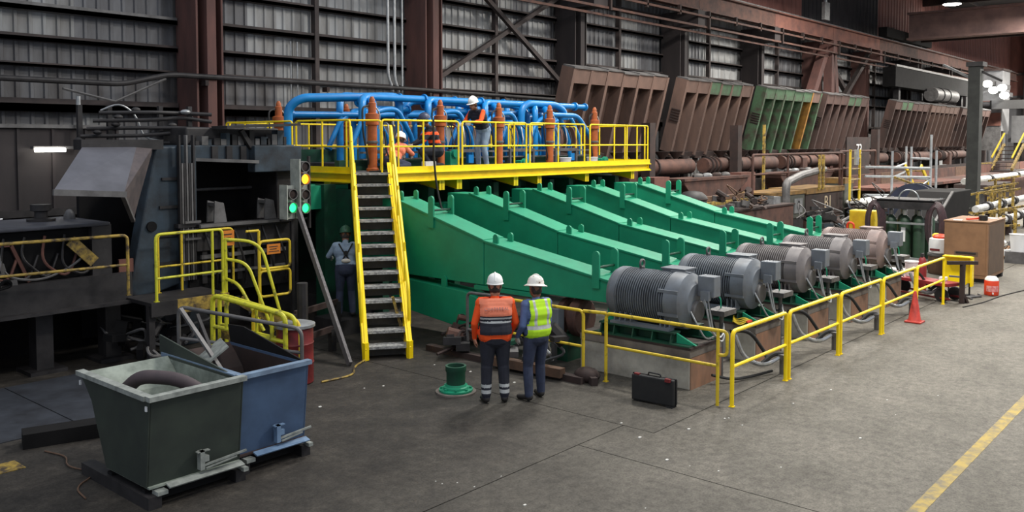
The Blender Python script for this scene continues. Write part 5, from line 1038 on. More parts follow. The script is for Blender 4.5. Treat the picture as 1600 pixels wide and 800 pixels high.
t = thing('green_tank', 'mottled grey green tank right of the access ladder', 'tank', (42, 15.7, 0)); MB().bx(41.4, 42.5, 15.3, 16.2, 0, 1.9).build('tank_wall', MATS['grey_green_steel'], t, smooth=0, bevel=.05); MB().bx(41.38, 42.52, 15.28, 16.22, 1.7, 1.95).build('band', MATS['ochre_band'], t, smooth=0)
# ---------------------------------------------------------------- scaffold, skips and the far right
scm = mat('zinc_scaffold_tube', (166, 170, 174), (136, 140, 144), 5, .6, .1)
t = thing('tube_scaffold', 'pale grey tube scaffold standing over the pit behind the gas cylinders', 'scaffold', (47, 14.5, 0))
for (x, y, z) in ((44.6, 14.2, 3.2), (46.6, 13.0, 4.0), (50, 15.2, 3.4), (48.2, 14.4, 3.4), (49, 13.4, 3.2)): MB().cyl((x, y, .2), (x, y, z), .06, n=8).build('standard', scm, t)
for z in (1.0, 1.9, 2.35):
    MB().cyl((43.2, 15.0, z + .1), (46.6, 13.0, z), .055, n=8).build('ledger', scm, t); MB().cyl((44.6, 14.2, z), (50, 15.2, z + .15), .055, n=8).build('ledger', scm, t)
for k in range(5): MB().cyl((46.6, 13.0, .8 + .5 * k), (48.2, 14.4, .8 + .5 * k), .06, n=8).build('rung', scm, t)
MB().cyl((44.6, 14.2, .4), (46.6, 13.0, 1.8), .045, n=8).build('brace', lgrey, t)
MB().cyl((42.8, 13.5, 2.0), (47, 12.0, .9), .06, n=8).build('yellow_brace', yelold, t)
t = thing('white_tarpaulin', 'white sheet spread over a low tank under the scaffold', 'sheet', (46, 14, .9)); MB().bx(41.2, 47, 13.3, 15.2, .78, .95).build('sheet', whitep, t, smooth=0, bevel=.08); MB().bx(41.3, 46.9, 13.4, 15.1, 0, .78).build('tank_below', dark, t, smooth=0)
t = thing('yellow_steps', 'worn yellow inclined steps beside the scaffold', 'steps', (51, 14.6, 0)); 
for dy in (0, .8): MB().bar((49.2, 14.2 + dy, 2.4), (51.6, 14.0 + dy, .2), .08, .2).build('stringer', yelworn, t, smooth=0)
for k in range(6): MB().bar((49.5 + .36 * k, 14.2, 2.1 - .33 * k), (49.5 + .36 * k, 15.0, 2.1 - .33 * k), .25, .05).build('tread', yelold, t, smooth=0)
t = thing('conveyor_bed', 'long rusty brown conveyor bed running to the right end of the hall', 'conveyor', (70, 17, 0))
for k in range(12):
    x = 46 + 5 * k; MB().bx(x, x + 4.9, 16.8, 16.95, .9, 1.9).build('side_plate', (rust, woodb, rustr)[k % 3], t, smooth=0); MB().bx(x, x + 4.9, 14.9, 16.8, 1.15 + .0, 1.3).build('bed_plate', rust if k % 2 else rustr, t, smooth=0)
    MB().bx(x + 1, x + 1.4, 15.0, 16.8, 0, 1.15).build('support', rustd, t, smooth=0)
t = thing('dark_skip', 'black sloping sided skip right of the cylinder rack', 'skip', (33.3, 9.2, 0)); MB().prism([(31.6, 0.3), (35.4, .3), (36.0, 1.9), (33.4, 1.9), (31.4, 1.0)], 'xz', 8.6, 10.0).build('skip_body', darker, t, smooth=0, bevel=.03); MB().bx(31.8, 32.2, 8.7, 9.9, 0, .3).bx(34.8, 35.2, 8.7, 9.9, 0, .3).build('foot', dark, t, smooth=0)
MB().bar((31.4, 8.58, 1.02), (33.4, 8.58, 1.92), .08, .06).build('rim', greys, t, smooth=0)
t = thing('cable_reel', 'dark blue round cable reel behind the black skip', 'reel', (37.5, 11.0, 0)); MB().lathe([(.05, -.3), (1.0, -.3), (1.0, -.22), (.6, -.2), (.6, .2), (1.0, .22), (1.0, .3), (.05, .3)], (37.5, 11.0, 1.0), 26, 'x').build('reel_body', mat('navy_paint', (40, 46, 66), (30, 34, 48), 3, .5), t); MB().bx(37.2, 37.8, 10.4, 11.6, 0, .12).build('cradle', dark, t, smooth=0)
# big pillar with jib
t = thing('crane_pillar', 'big dark steel pillar by the aisle with pitted base and struts at its head', 'pillar', (44.9, 10.65, 0))
pm_ = mat('dark_green_grey_pillar', (54, 56, 54), (36, 37, 37), 2, .75)
MB().bx(44.6, 45.2, 10.42, 10.48, 0, 7.1).bx(44.6, 45.2, 10.86, 10.92, 0, 7.1).bx(44.86, 44.94, 10.48, 10.86, 0, 7.1).build('pillar_shaft', pm_, t, smooth=0)
MB().bx(44.6, 44.66, 10.48, 10.86, 0, 7.1).build('cover_strip', pm_, t, smooth=0)
MB().bx(44.3, 45.5, 10.1, 11.2, 0, .12).build('base_plate', dark, t, smooth=0); MB().ball((44.8, 10.6, .2), (.45, .5, .28), 10, 6).build('debris_collar', yelold, t)
MB().bar((44.9, 10.9, 6.6), (45.4, 12.2, 7.3), .1, .1).build('jib_strut', lgrey, t, smooth=0); MB().bar((44.9, 10.5, 6.9), (45.0, 9.6, 6.4), .1, .1).build('jib_strut', dark, t, smooth=0)
MB().bx(44.5, 45.3, 10.3, 11.0, 7.1, 7.3).build('cap_plate', dark, t, smooth=0)
t = thing('dark_hopper_house', 'black sheet enclosure high up left of the big pillar', 'enclosure', (78, 21, 7.5)); MB().bx(66, 86, 20.9, 21.8, 7.6, 9.0).build('enclosure_wall', darker, t, smooth=0); MB().bar((66, 20.9, 9.1), (86, 20.9, 9.0), .12, .15).build('edge_beam', greys, t, smooth=0); 
for x in (68, 85): MB().bx(x, x + .4, 21.3, 21.7, 0, 7.6).build('leg', dark, t, smooth=0)
# grey furnace house behind the pillar, lit by floodlamps
t = thing('furnace_house', 'grey furnace control house behind the big pillar', 'building', (94, 20.5, 0))
hm = mat('pale_grey_sheet', (128, 128, 130), (96, 96, 98), .8, .7)
MB().bx(92, 95, 19.6, 21.8, 4.6, 10.2).build('house_wall', hm, t, smooth=0); MB().bx(91.8, 95.2, 19.5, 21.9, 10.2, 10.4).build('roof_edge', rustd, t, smooth=0)
MB().bx(91.9, 92, 19.65, 21.75, 5.1, 6.3).build('rust_band', rustr, t, smooth=0); MB().bx(91.8, 92, 19.6, 21.8, 2.8, 5.0).build('lower_wall', greys, t, smooth=0)
for y in (20.0, 21.4): MB().bx(93, 93.5, y - .25, y + .25, 0, 4.6).build('leg', rustd, t, smooth=0)
for z in (6.7, 7.3): MB().bx(91.3, 91.4, 19.5, 21.8, z, z + .1).build('balcony_rail', rustr, t, smooth=0)
MB().bar((90.5, 20.2, 7.0), (94, 14.0, 7.1), .5, .8).build('exhaust_duct', black, t, smooth=0); MB().cyl((91.2, 21.0, 7.0), (91.2, 20.0, 7.0), .35, n=12).build('duct_elbow', dark, t)
t = thing('far_cabin', 'mauve grey cabin at the right edge far behind the stair', 'cabin', (102.5, 19, 0))
MB().bx(100, 105, 17.6, 20.4, 3.5, 6.2).build('cabin_wall', hm, t, smooth=0)
for y in (18, 20): MB().bx(100.2, 100.8, y - .2, y + .2, 0, 3.5).build('leg', dark, t, smooth=0)
MB().bar((108, 16.5, 3), (106, 19.5, 12), .5, .5).build('lattice', greys, t, smooth=0)
for i, (y, z) in enumerate(((20.4, 8.9), (19.9, 8.3), (19.2, 8.5), (19.0, 7.8))):
    t = thing('flood_lamp', 'lit white flood lamp on the furnace house, %s' % ('left', 'middle', 'right', 'lowest')[i], 'lamp', (90.2, y, z)); MB().ball((90.0, y, z), (.25, .4, .32), 12, 8).build('lens', glow, t); MB().bx(90.2, 91.9, y - .3, y + .3, z - .1, z + .3).build('housing', dark, t, smooth=0)
    area(89.5, y, z, 35, .8, (1, 1, 1), 0, R(-80))
t = thing('conduit_box', 'grey electrical box with conduit on the crane runway', 'box', (55.5, 22.0, 11.2)); MB().bx(55.1, 55.9, 21.8, 22.0, 11.3, 12.4).build('box_body', lgrey, t, smooth=0); MB().cyl((55.5, 21.95, 12.4), (55.5, 21.95, 15.5), .12, n=8).build('conduit_run', lgrey, t)
# yellow stair and railings right of pillar
t = thing('far_stair', 'pale yellow stair right of the big pillar up to the furnace house', 'stair', (78, 16.2, 1.4))
for y in (15.4, 16.8): MB().bar((76, y, 1.5), (80, y, 3.4), .16, .22).build('stringer', yelold, t, smooth=0); MB().bar((76, y, 2.4), (80, y, 4.3), .1, .1).build('handrail', yelworn, t, smooth=0)
for k in range(6): MB().bx(76.3 + .65 * k, 76.75 + .65 * k, 15.4, 16.8, 1.7 + .3 * k, 1.76 + .3 * k).build('tread', rustd, t, smooth=0)
MB().bar((80, 15.4, 4.3), (88, 14.8, 4.3), .1, .1).bar((80, 15.4, 3.8), (88, 14.8, 3.8), .08, .08).bar((76, 16.8, 2.0), (70, 17.0, 2.0), .1, .1).build('landing_rail', yelold, t, smooth=0)
MB().bx(75.5, 82, 15.2, 17.0, 0, 1.4).build('base', rustd, t, smooth=0)
for i, (x0, y0, x1, y1, z) in enumerate(((47.5, 11.7, 74, 11.9, 1.7), (36.2, 8.5, 45.5, 8.6, 1.15), (37, 8.0, 46, 8.1, .65))):
    t = thing('white_pipe_run', 'pale wrapped pipe run right of the big pillar, %s' % ('highest', 'middle', 'lowest')[i], 'pipe', (x0, y0, 0)); MB().cyl((x0, y0, z), (x1, y1, z), .13 if i else .16, n=10).build('pipe_run', white, t); MB().bx(x0 + 2, x0 + 2.2, y0 - .12, y0 + .12, 0, z - .1).bx(x1 - 3, x1 - 2.8, y1 - .12, y1 + .12, 0, z - .1).build('support', rustd, t, smooth=0)
    for q in range(3): xx = x0 + (x1 - x0) * (.2 + .25 * q); MB().lathe([(.14, -.2), (.2, -.2), (.2, .2), (.14, .2)], (xx, y0 + (y1 - y0) * (.2 + .25 * q), z), 12, 'x', cap=False).build('band', dark, t)
BL = ['nearest the tan cabinet', 'second from the tan cabinet', 'third from the tan cabinet', 'right of the big pillar foot', 'farthest right']
for i, (x, y, h) in enumerate(((35.5, 7.8, 1.2), (38.2, 8.9, 1.7), (40.5, 8.9, 1.6), (43.5, 9.6, 1.7), (47, 10.2, 1.9))):
    t = thing('machine_barrier', 'worn yellow posts and rails of a barrier, ' + BL[i], 'barrier', (x, y, 0), 'yellow barriers on the far aisle edge')
    for q in (0, .55, 1.1): MB().bx(x + q - .05, x + q + .05, y - q * .5 - .05, y - q * .5 + .05, 0, h - .2 * (q == .55)).build('post', yelold, t, smooth=0)
    MB().bar((x - .4, y + .2, h - .1), (x + 1.5, y - .75, h + .1), .06, .08).build('rail', yelold, t, smooth=0); MB().bar((x - .2, y + .1, h * .5), (x + 1.3, y - .65, h * .5), .06, .08).build('rail', yelold, t, smooth=0)
t = thing('machine_bank', 'long low dark machine bank behind the far yellow barriers', 'machine', (68, 13.3, 0))
for k in range(7): MB().bx(49 + 6.4 * k, 54.8 + 6.4 * k, 12.4, 14.2, 0, 1.0 + .2 * (k % 3)).build('machine_unit', (dark, rustd, rust)[k % 3], t, smooth=0, bevel=.05)
clutter('white_buckets', 'pale buckets and rubbish beyond the tan cabinet', (31.0, 6.2, .0), .9, 26, (whitep, greys, lgrey, tan), 'rubbish', 23)
t = thing('white_bucket', 'white bucket on the floor behind the tan cabinet', 'bucket', (30.3, 6.0, 0)); MB().lathe([(.2, .0), (.24, .5), (.26, .52), (.23, .52), (.19, .05)], (30.3, 5.9, .35), 18).build('bucket_body', whitep, t); MB().bx(30.0, 30.6, 5.6, 6.2, 0, .35).build('crate', greys, t, smooth=0)
clutter('far_rubbish', 'mixed rubbish pile behind the yellow barriers', (39.5, 9.9, 0), 1.2, 30, (lgrey, rustd, yelold, dark), 'rubbish', 29)
# travelling crane and roof lamp
t = thing('bridge_crane', 'brown travelling crane girder crossing the hall at upper right', 'crane', (72, 8, 11.2))
MB().bx(71, 71.1, -14, 21.6, 11.4, 13.3).bx(70.5, 71.6, -14, 21.6, 11.3, 11.45).bx(70.5, 71.6, -14, 21.6, 13.2, 13.35).build('girder', mat('mauve_brown_girder', (140, 112, 106), (104, 84, 82), .8, .8), t, smooth=0)
MB().bx(74, 74.1, -14, 21.6, 11.4, 13.3).build('rear_girder', rustd, t, smooth=0)
MB().bx(67, 78, 21.9, 22.5, 11.3, 12.0).build('end_carriage', darker, t, smooth=0)
for x in (69, 76): MB().lathe([(.1, -.15), (.45, -.15), (.45, .15), (.1, .15)], (x, 22.25, 11.69), 16, 'y').build('wheel', dark, t)
MB().bx(70.2, 75, -9, -6, 13.35, 14.1).build('trolley', darker, t, smooth=0)
x, y = 84, 22.0
t = thing('high_bay_lamp', 'lit round high bay lamp under the roof above the crane', 'lamp', (x, y, 15.5)); MB().lathe([(.75, 15.6), (.8, 15.62), (.3, 16.2), (.12, 16.4)], (x, y, 0), 18).build('reflector', lgrey, t); MB().lathe([(.02, 15.5), (.6, 15.52), (.74, 15.6), (.02, 15.61)], (x, y, 0), 18).build('lens', glow, t)
# ---------------------------------------------------------------- people
skin = mat('skin', (176, 124, 100), (160, 108, 86), 12, .55)
skind = mat('tanned_skin', (132, 90, 70), (118, 78, 60), 12, .55)
hair = mat('dark_hair', (40, 34, 32), (58, 48, 44), 30, .7)
navy = mat('navy_work_cloth', (38, 40, 52), (30, 31, 40), 7, .85, bump=.15)
jean = mat('blue_denim', (52, 60, 84), (36, 42, 60), 6, .85, bump=.15)
jeanl = mat('faded_denim', (142, 160, 182), (112, 128, 150), 6, .85, bump=.15)
orj = mat('orange_jersey', (246, 88, 22), (230, 74, 18), 6, .8, bump=.1)
orv = mat('faded_orange_vest', (236, 138, 108), (226, 120, 88), 6, .85, bump=.1)
lime = mat('lime_vest_cloth', (190, 236, 40), (172, 222, 30), 6, .8, bump=.1)
refl = mat('silver_reflective_tape', (190, 192, 192), (164, 166, 166), 10, .4)
boot = mat('dark_boot_leather', (40, 36, 34), (28, 26, 26), 9, .7)
bluesh = mat('blue_grey_shirt', (92, 112, 156), (74, 90, 130), 6, .85, bump=.1)
glove = mat('pale_glove', (214, 208, 200), (190, 184, 176), 8, .8)
hatm = mat('white_helmet', (238, 238, 236), None, 1, .35)
hatd = mat('scuffed_white_helmet', (232, 228, 220), (180, 168, 156), 16, .4, lo=.56, hi=.68)
PAL = [skin, skind, hair, navy, jean, jeanl, orj, orv, lime, refl, boot, bluesh, glove]
IX = {m.name: i for i, m in enumerate(PAL)}
def figure(t, prims, rule=None, vox=.011, name='body', smooth=3, cut=None, grow=0., th=0):
    """one continuous surface grown round tapered limbs (p, q, r1, r2, material); material chosen by the nearest limb"""
    b = MB()
    for p, q, r1, r2, m in prims:
        p, q = Vector(p), Vector(q); r1 += grow; r2 += grow
        if (q - p).length > 1e-4: b.tube([p, q], [r1, r2], 12)
        b.ball(p, r1, 12, 8); b.ball(q, r2, 12, 8)
    me = bpy.data.meshes.new('tmp'); me.from_pydata(b.v, [], b.f); o = bpy.data.objects.new('tmp', me); C.objects.link(o)
    rm_ = o.modifiers.new('r', 'REMESH'); rm_.mode = 'VOXEL'; rm_.voxel_size = vox; rm_.adaptivity = 0
    sm = o.modifiers.new('s', 'SMOOTH'); sm.factor = .5; sm.iterations = smooth
    dg = bpy.context.evaluated_depsgraph_get(); out = bpy.data.meshes.new_from_object(o.evaluated_get(dg)); bpy.data.objects.remove(o)
    import numpy as np
    n = len(out.polygons); ce = np.empty(n * 3); out.polygons.foreach_get('center', ce); ce = ce.reshape(-1, 3); best = np.full(n, 1e9); mi = np.zeros(n, int)
    for p, q, r1, r2, m in prims:
        p, q = np.array(p, float), np.array(q, float); d = q - p; L = max(1e-9, d @ d); h = np.clip(((ce - p) @ d) / L, 0, 1)
        dist = np.linalg.norm(ce - p - h[:, None] * d, axis=1) - (r1 + (r2 - r1) * h)
        k = dist < best; best[k] = dist[k]; mi[k] = IX[m.name]
    if rule:
        for i in range(n):
            r = rule(ce[i], mi[i])
            if r is not None: mi[i] = IX[r.name]
    for m in PAL: out.materials.append(m)
    out.polygons.foreach_set('material_index', mi.astype('i4'))
    if cut:
        bm = bmesh.new(); bm.from_mesh(out); bmesh.ops.delete(bm, geom=[f for f in bm.faces if cut(f.calc_center_median())], context='FACES'); bm.to_mesh(out); bm.free()
    used = sorted({p.material_index for p in out.polygons}); out.shade_smooth(); out.name = name
    o = bpy.data.objects.new(name, out); C.objects.link(o); o.parent = t; ROOT[o.name] = (0, 0, 0)
    remap = {u: i for i, u in enumerate(used)}; idx = [remap[p.material_index] for p in out.polygons]
    out.materials.clear()
    for u in used: out.materials.append(PAL[u])
    out.polygons.foreach_set('material_index', idx)
    return o
def hand(pr, w, d, side, m, curl=.5):
    """palm, thumb and four unequal bent fingers from the wrist w along d"""
    w, d = Vector(w), Vector(d).normalized(); s = Vector(side).normalized(); s = (s - d * s.dot(d)).normalized(); nn = d.cross(s)
    pr.append((w, w + d * .03, .026, .03, m)); 
    for k, (o, l) in enumerate(((-.03, .062), (-.01, .07), (.011, .066), (.03, .052))):
        k0 = w + d * .085 + s * o; pr.append((w + d * .02 + s * o * .6, k0, .017, .0125, m))
        e = k0 + d * l * .5 + nn * l * .18 * curl; f = e + d * l * .4 + nn * l * .5 * curl; pr.append((k0, e, .0105, .0095, m)); pr.append((e, f, .0095, .008, m))
    a = w + d * .03 - s * .03; b = a + d * .035 - s * .03 + nn * .01; pr.append((a, b, .014, .012, m)); pr.append((b, b + d * .035 + nn * .012, .0115, .0095, m))
def head(pr, c, fwd, m, mh, sc=1., tilt=0):
    c = Vector(c); f = Vector(fwd).normalized(); s = f.cross(Vector((0, 0, 1))).normalized(); u = s.cross(f)
    P = lambda a, b_, e: c + f * a * sc + s * b_ * sc + u * e * sc
    pr += [(P(-.02, 0, .03), P(.015, 0, .035), .088 * sc, .08 * sc, m), (P(.03, 0, -.05), P(.05, 0, -.085), .058 * sc, .036 * sc, m)]
    pr += [(P(.09, 0, .005), P(.112, 0, -.03), .012 * sc, .015 * sc, m), (P(.075, -.028, -.055), P(.075, .028, -.055), .016 * sc, .016 * sc, m)]
    for q in (-1, 1):
        pr += [(P(-.005, q * .083, -.01), P(-.008, q * .087, .03), .014 * sc, .017 * sc, m), (P(.082, q * .033, .02), P(.082, q * .033, .021), .013 * sc, .013 * sc, m), (P(.088, q * .018, .042), P(.082, q * .05, .042), .011 * sc, .011 * sc, m)]
    pr += [(P(-.045, 0, .045), P(-.05, 0, -.02), .066 * sc, .055 * sc, mh), (P(-.03, -.045, .02), P(-.03, .045, .02), .05 * sc, .05 * sc, mh), (P(-.042, -.042, -.03), P(-.042, .042, -.03), .043 * sc, .043 * sc, mh), (P(-.03, -.03, -.085), P(-.03, .03, -.085), .04 * sc, .04 * sc, m)]
def hat(t, c, fwd, kind, m, sc=1., tiltv=None):
    """hard hat: shell, brim, ridge"""
    f = Vector(fwd).normalized(); up = Vector(tiltv or (0, 0, 1)).normalized(); s = f.cross(up).normalized(); f = up.cross(s).normalized(); M = Matrix((s, f, up)).transposed()
    def put(b): b.v = [tuple(Vector(c) + M @ (Vector(p) * sc)) for p in b.v]; return b
    b = MB(); b.lathe([(.118, 0), (.121, .02), (.118, .055), (.104, .098), (.076, .13), (.038, .148), (.0, .152)], (0, 0, 0), 26); b.v = [(x * .93, y * 1.1, z) for x, y, z in b.v]
    h = put(b).build('hard_hat', m, t, smooth=50)
    b = MB()
    if kind == 'full': b.lathe([(.112, .012), (.165, -.012), (.168, -.004), (.116, .024)], (0, 0, 0), 28, cap=False); b.v = [(x * .95, y * 1.08, z) for x, y, z in b.v]
    else:
        b.lathe([(.114, .004), (.128, .0), (.129, .008), (.116, .02)], (0, 0, 0), 28, cap=False); b.v = [(x * .94, y * 1.1 + (max(0, y) * .45 if y > .03 else 0), z - (max(0, y) * .12)) for x, y, z in b.v]
    put(b).build('brim', m, h, smooth=50)
    b = MB(); b.tube([(0, .13 * cos(a), .02 + .138 * sin(a)) for a in [R(15 + 15 * k) for k in range(11)]], .012, 6); put(b).build('ridge', m, h, smooth=50)
    return h
def skeleton(t, J, mats, w=1., belly=0.):
    """J: joints by name; returns the limb list"""
    sh, tr, bt, sk = mats; V = Vector; pr = []
    hl, hr, cl, cr = V(J['hipL']), V(J['hipR']), V(J['shL']), V(J['shR']); ph = (hl + hr) / 2; cs = (cl + cr) / 2; wa = ph.lerp(cs, .42)
    ax = (cr - cl).normalized(); axh = (hr - hl).normalized(); ws = ax.lerp(axh, .5)
    pr += [(hl.lerp(hr, .22), hl.lerp(hr, .78), .135 * w, .135 * w, tr), (ph - axh * .07 + (cs - ph) * .1, ph + axh * .07 + (cs - ph) * .1, .125 * w, .125 * w, tr)]
    pr += [(wa - ws * .07, wa + ws * .07, (.118 + belly * .4) * w, (.118 + belly * .4) * w, sh), (ph.lerp(cs, .22) - axh * .07, ph.lerp(cs, .22) + axh * .07, (.122 + belly) * w, (.122 + belly) * w, sh)]
    ch = ph.lerp(cs, .72); pr += [(ch - ax * .10, ch + ax * .10, .128 * w, .128 * w, sh), (ph.lerp(cs, .9) - ax * .12, ph.lerp(cs, .9) + ax * .12, .092 * w, .092 * w, sh), (cs - ax * .02, V(J['neck']), .07, .056, sh)]
    pr += [(V(J['neck']) - (V(J['head']) - V(J['neck'])) * .2, V(J['head']) - (V(J['head']) - V(J['neck'])) * .2, .054, .052, sk)]
    for s in 'LR':
        sx, e, wr = V(J['sh' + s]), V(J['el' + s]), V(J['wr' + s]); pr += [(cs.lerp(sx, .7), sx, .08 * w, .074 * w, sh), (sx, e, .068 * w, .05, sh), (e, wr, .052, .036, sh)]
        h, k, a = V(J['hip' + s]), V(J['kn' + s]), V(J['an' + s]); pr += [(h, h.lerp(k, .5), .105 * w, .09 * w, tr), (h.lerp(k, .5), k, .09 * w, .072, tr), (k, k.lerp(a, .35), .072, .073, tr), (k.lerp(a, .35), a, .073, .06, tr)]
        toe = V(J['toe' + s]); pr += [(a - V((0, 0, .0)), a + V((0, 0, -.04)), .056, .052, bt), (a + V((0, 0, -.045)) - (toe - a) * .12, toe, .045, .036, bt)]
    return pr
def person(label, loc, rz):
    t = thing('person', label, 'person', loc); t.rotation_euler = (0, 0, rz); ROOT[t.name] = (0, 0, 0); return t
AWAY = R(40.9 + 6 - 90)
# worker in the orange jersey, back to us (facing +y in own frame)
t = person('standing person with white hard hat, orange sleeves and faded orange vest, seen from behind', (9.2, 8.28, 0), AWAY + R(2))
J = dict(hipL=(-.1, 0, .93), hipR=(.1, 0, .93), knL=(-.12, .03, .5), knR=(.115, .03, .5), anL=(-.13, -.02, .1), anR=(.13, -.02, .1), toeL=(-.17, .15, .04), toeR=(.17, .15, .04),
         shL=(-.2, -.0, 1.42), shR=(.2, -.0, 1.42), elL=(-.295, -.02, 1.14), elR=(.295, .0, 1.14), wrL=(-.285, .07, .92), wrR=(.24, .17, .95), neck=(0, .01, 1.5), head=(0, .03, 1.64))
pr = skeleton(t, J, (orj, navy, boot, skin), 1.16, .02)
pr.append(((-.085, 0, .985), (.085, 0, .985), .163, .163, orj)); pr += [((-.1, 0, .9), (-.115, .03, .52), .125, .085, navy), ((.1, 0, .9), (.115, .03, .52), .125, .085, navy), ((-.12, .02, .5), (-.13, -.02, .14), .085, .072, navy), ((.12, .02, .5), (.13, -.02, .14), .085, .072, navy)]
hand(pr, J['wrL'], (0.05, .12, -1), (-.2, 1, .1), skin, .6); hand(pr, J['wrR'], (-.3, .5, -.8), (0, 1, .3), skin, .6); head(pr, J['head'], (.1, 1, 0), skin, hair)
def rl(c, m):
    if m == IX['navy_work_cloth'] and (.15 < c[2] < .2 or .23 < c[2] < .28): return refl
figure(t, pr, rl, .0085)
tor = [p for p in pr if p[4] is orj][:5] + [((-.2, 0, 1.42), (.2, 0, 1.42), .085, .085, orv)]
def vr(c, m):
    z = c[2] + .02 * abs(c[0])
    if 1.215 < z < 1.24 or 1.165 < z < 1.19: return refl
    return orv if z > 1.26 else navy
figure(t, tor, vr, .011, 'vest', 3, lambda c: abs(c.x) > .235 or c.z < 1.0 or (c.z > 1.5) or (c.z < 1.42 and abs(c.x) > .225), .022)
hat(t, (0, .02, 1.69), (.1, 1, 0), 'cap', hatm)
vest_text_at = None
# worker in the lime vest, three-quarter from behind, looking left over the machine
t2 = person('standing person with scuffed full brim hard hat, blue shirt and lime vest, seen from behind', (9.70, 7.94, 0), AWAY + R(28))
J = dict(hipL=(-.095, 0, .91), hipR=(.095, 0, .91), knL=(-.12, .04, .49), knR=(.11, .06, .49), anL=(-.15, -.03, .1), anR=(.12, .05, .1), toeL=(-.2, .15, .04), toeR=(.16, .23, .04),
         shL=(-.185, 0, 1.38), shR=(.185, 0, 1.38), elL=(-.255, -.03, 1.1), elR=(.25, .05, 1.1), wrL=(-.235, .13, .92), wrR=(.16, .24, 1.02), neck=(0, .01, 1.46), head=(0, .03, 1.59))
pr = skeleton(t2, J, (bluesh, jean, boot, skind), 1.04, .012)
hand(pr, J['wrL'], (.1, .4, -.9), (0, 1, .3), glove, .6); hand(pr, J['wrR'], (-.7, .5, -.3), (0, .4, 1), skind, .6); head(pr, J['head'], (-.1, 1, 0), skind, hair, .98)
figure(t2, pr, None, .0085)
tor = [p for p in pr if p[4] is bluesh][:6] + [((-.17, 0, 1.38), (.17, 0, 1.38), .078, .078, lime)]
def vr2(c, m):
    if 1.04 < c[2] < 1.09: return refl
    if c[2] > 1.09 and .085 < abs(c[0]) < .125: return refl
    return lime
figure(t2, tor, vr2, .011, 'vest', 3, lambda c: abs(c.x) > .205 or c.z < .88 or c.z > 1.455 or (c.z > 1.12 and abs(c.x) > .185), .024)
h = hat(t2, (0, .02, 1.64), (-.1, 1, 0), 'full', hatd, 1., (.12, .12, 1))
b = MB()
for a, z in ((-60, .07), (-100, .05), (-35, .05)):
    b.add([(.112 * .93 * cos(R(a + d) ) * .99, .112 * 1.1 * sin(R(a + d)), 1.64 + z + e) for d, e in ((-7, -.014), (7, -.014), (7, .014), (-7, .014))], [(0, 1, 2, 3)])
b.mv((0, .018, .004)); b.build('sticker', mat('worn_brown_sticker', (120, 96, 84), (150, 130, 120), 30, .6), h)
# worker leaning at the rail on the platform
t3 = person('person in white hard hat and dark jacket with orange sleeves leaning over the platform rail', (15.5, 14.4, 3.05), R(90))
J = dict(hipL=(-.09, -.1, .9), hipR=(.09, -.1, .9), knL=(-.1, 0, .48), knR=(.1, .02, .48), anL=(-.11, -.08, .1), anR=(.12, -.04, .1), toeL=(-.13, .1, .04), toeR=(.14, .14, .04),
         shL=(-.18, .14, 1.32), shR=(.18, .14, 1.32), elL=(-.25, .28, 1.1), elR=(.27, .26, 1.12), wrL=(-.14, .48, 1.08), wrR=(.14, .47, 1.06), neck=(0, .2, 1.39), head=(0, .28, 1.5))
pr = skeleton(t3, J, (navy, jeanl, boot, skind), 1.04)
hand(pr, J['wrL'], (.3, .8, -.3), (0, .3, 1), glove, .7); hand(pr, J['wrR'], (-.3, .8, -.3), (0, .3, 1), glove, .7); head(pr, J['head'], (0, 1, -.3), skind, hair)
def r3(c, m):
    if m == IX['navy_work_cloth'] and abs(c[0]) > .2 and c[1] > .12 and c[2] > 1.05: return orj
figure(t3, pr, r3, .0095); hat(t3, (0, .27, 1.545), (0, 1, -.25), 'cap', hatm, 1., (0, .25, 1))
# crouching worker, orange bands on the back
t4 = person('crouching person in dark navy jacket with two orange bands on the platform', (13.85, 14.28, 3.05), R(58))
J = dict(hipL=(-.1, -.06, .42), hipR=(.1, -.06, .42), knL=(-.17, .34, .42), knR=(.17, .2, .1), anL=(-.15, .12, .09), anR=(.14, -.2, .09), toeL=(-.18, .3, .04), toeR=(.15, -.12, .03),
         shL=(-.19, .1, .9), shR=(.19, .1, .9), elL=(-.28, .3, .66), elR=(.27, .3, .66), wrL=(-.17, .5, .56), wrR=(.15, .5, .56), neck=(0, .16, .97), head=(0, .24, 1.08))
pr = skeleton(t4, J, (navy, navy, boot, skind), 1.08)
hand(pr, J['wrL'], (.2, .8, -.3), (0, .3, 1), glove, .7); hand(pr, J['wrR'], (-.2, .8, -.3), (0, .3, 1), glove, .7); head(pr, J['head'], (0, 1, -.4), skind, hair)
def r4(c, m):
    if m == IX['navy_work_cloth'] and (.60 < c[2] < .67 or .78 < c[2] < .85) and c[1] < .3: return orj
figure(t4, pr, r4, .01); hat(t4, (0, .22, 1.12), (0, 1, -.35), 'cap', mat('navy_helmet', (52, 58, 84), None, 1, .45), 1., (0, .35, 1))
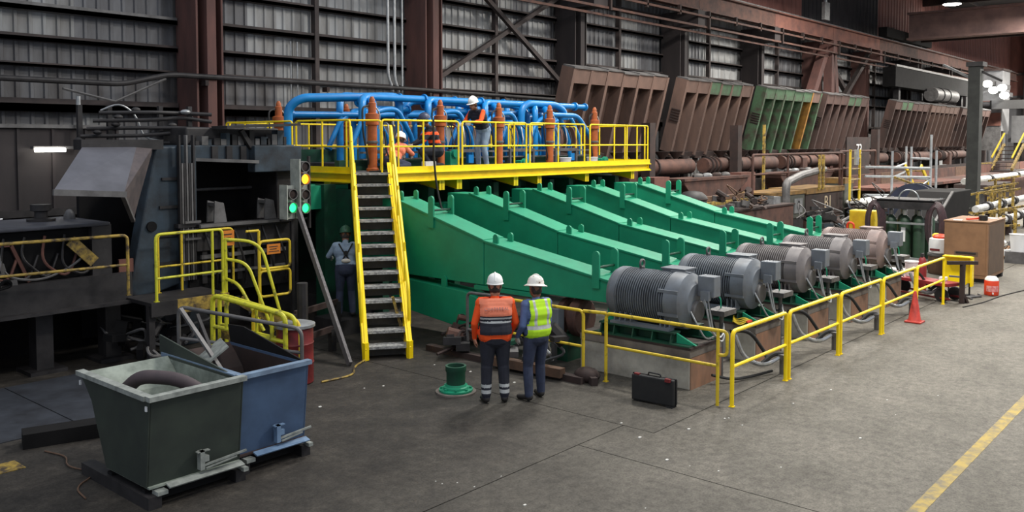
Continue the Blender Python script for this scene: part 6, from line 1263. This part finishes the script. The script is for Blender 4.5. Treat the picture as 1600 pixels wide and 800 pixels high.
# another crouching figure behind the first cylinder
t5 = person('crouching person in pale pink and blue clothes behind the rail beside the first orange cylinder', (12.78, 14.45, 3.05), R(-70))
J = dict(hipL=(-.1, -.1, .2), hipR=(.1, -.1, .2), knL=(-.2, .3, .3), knR=(.2, .3, .12), anL=(-.15, .1, .09), anR=(.2, -.1, .08), toeL=(-.18, .28, .04), toeR=(.24, -.24, .04),
         shL=(-.17, .18, .52), shR=(.17, .18, .52), elL=(-.26, .36, .36), elR=(.26, .38, .36), wrL=(-.14, .56, .34), wrR=(.12, .56, .34), neck=(0, .24, .58), head=(0, .34, .66))
pr = skeleton(t5, J, (orv, jean, boot, skind), 1.0)
hand(pr, J['wrL'], (.2, .8, -.3), (0, .3, 1), glove, .7); hand(pr, J['wrR'], (-.2, .8, -.3), (0, .3, 1), glove, .7); head(pr, J['head'], (0, 1, -.4), skind, hair)
figure(t5, pr, None, .011); hat(t5, (0, .33, .7), (0, 1, -.35), 'cap', hatm, 1., (0, .35, 1))
# worker in denim under the platform
t6 = person('person in faded denim with a back harness working in the dark beside the stair', (10.75, 13.55, .3), R(-38))
J = dict(hipL=(-.1, 0, .92), hipR=(.1, 0, .92), knL=(-.12, .05, .5), knR=(.1, .08, .5), anL=(-.13, -.02, .1), anR=(.12, .02, .1), toeL=(-.16, .15, .04), toeR=(.15, .19, .04),
         shL=(-.19, .12, 1.36), shR=(.19, .12, 1.36), elL=(-.33, .2, 1.16), elR=(.26, .33, 1.15), wrL=(-.3, .42, 1.1), wrR=(.12, .46, 1.16), neck=(0, .18, 1.44), head=(0, .25, 1.55))
pr = skeleton(t6, J, (jeanl, jean, boot, skind), 1.1)
hand(pr, J['wrL'], (.2, .8, -.1), (0, .3, 1), glove, .7); hand(pr, J['wrR'], (-.2, .8, -.1), (0, .3, 1), glove, .7); head(pr, J['head'], (0, 1, -.3), skind, hair)
figure(t6, pr, None, .01); hat(t6, (0, .24, 1.6), (0, 1, -.25), 'cap', mat('dark_green_helmet', (44, 84, 66), None, 1, .5), 1., (0, .25, 1))
b = MB()
for s in (-1, 1): b.tube([(s * .13, .02, 1.42), (s * .05, -.06, 1.28), (s * -.03, -.1, 1.22)], .014, 6); b.tube([(s * .16, -.0, .98), (s * .06, -.07, 1.12), (0, -.1, 1.22)], .014, 6)
b.lathe([(.02, -.01), (.045, -.01), (.045, .01), (.02, .01)], (0, -.1, 1.25), 14, 'y').build('harness', black, t6)
MB().ball((0, -.1, 1.1), (.09, .05, .045), 10, 7).build('pouch', glove, t6)
tag(MB().bx(10.4, 11.1, 13.3, 14.1, 0, .29).build('standing_block', dark, None, smooth=0), 'dark block the denim clad person stands on', 'block')
# a second, barely seen helper beyond
# lettering across the faded vest
o = text('CHAPARRAL', .062, mat('grey_vest_print', (168, 128, 124)), t, (0, -.178, 1.365), (R(90 - 14), 0, 0), ext=.006)
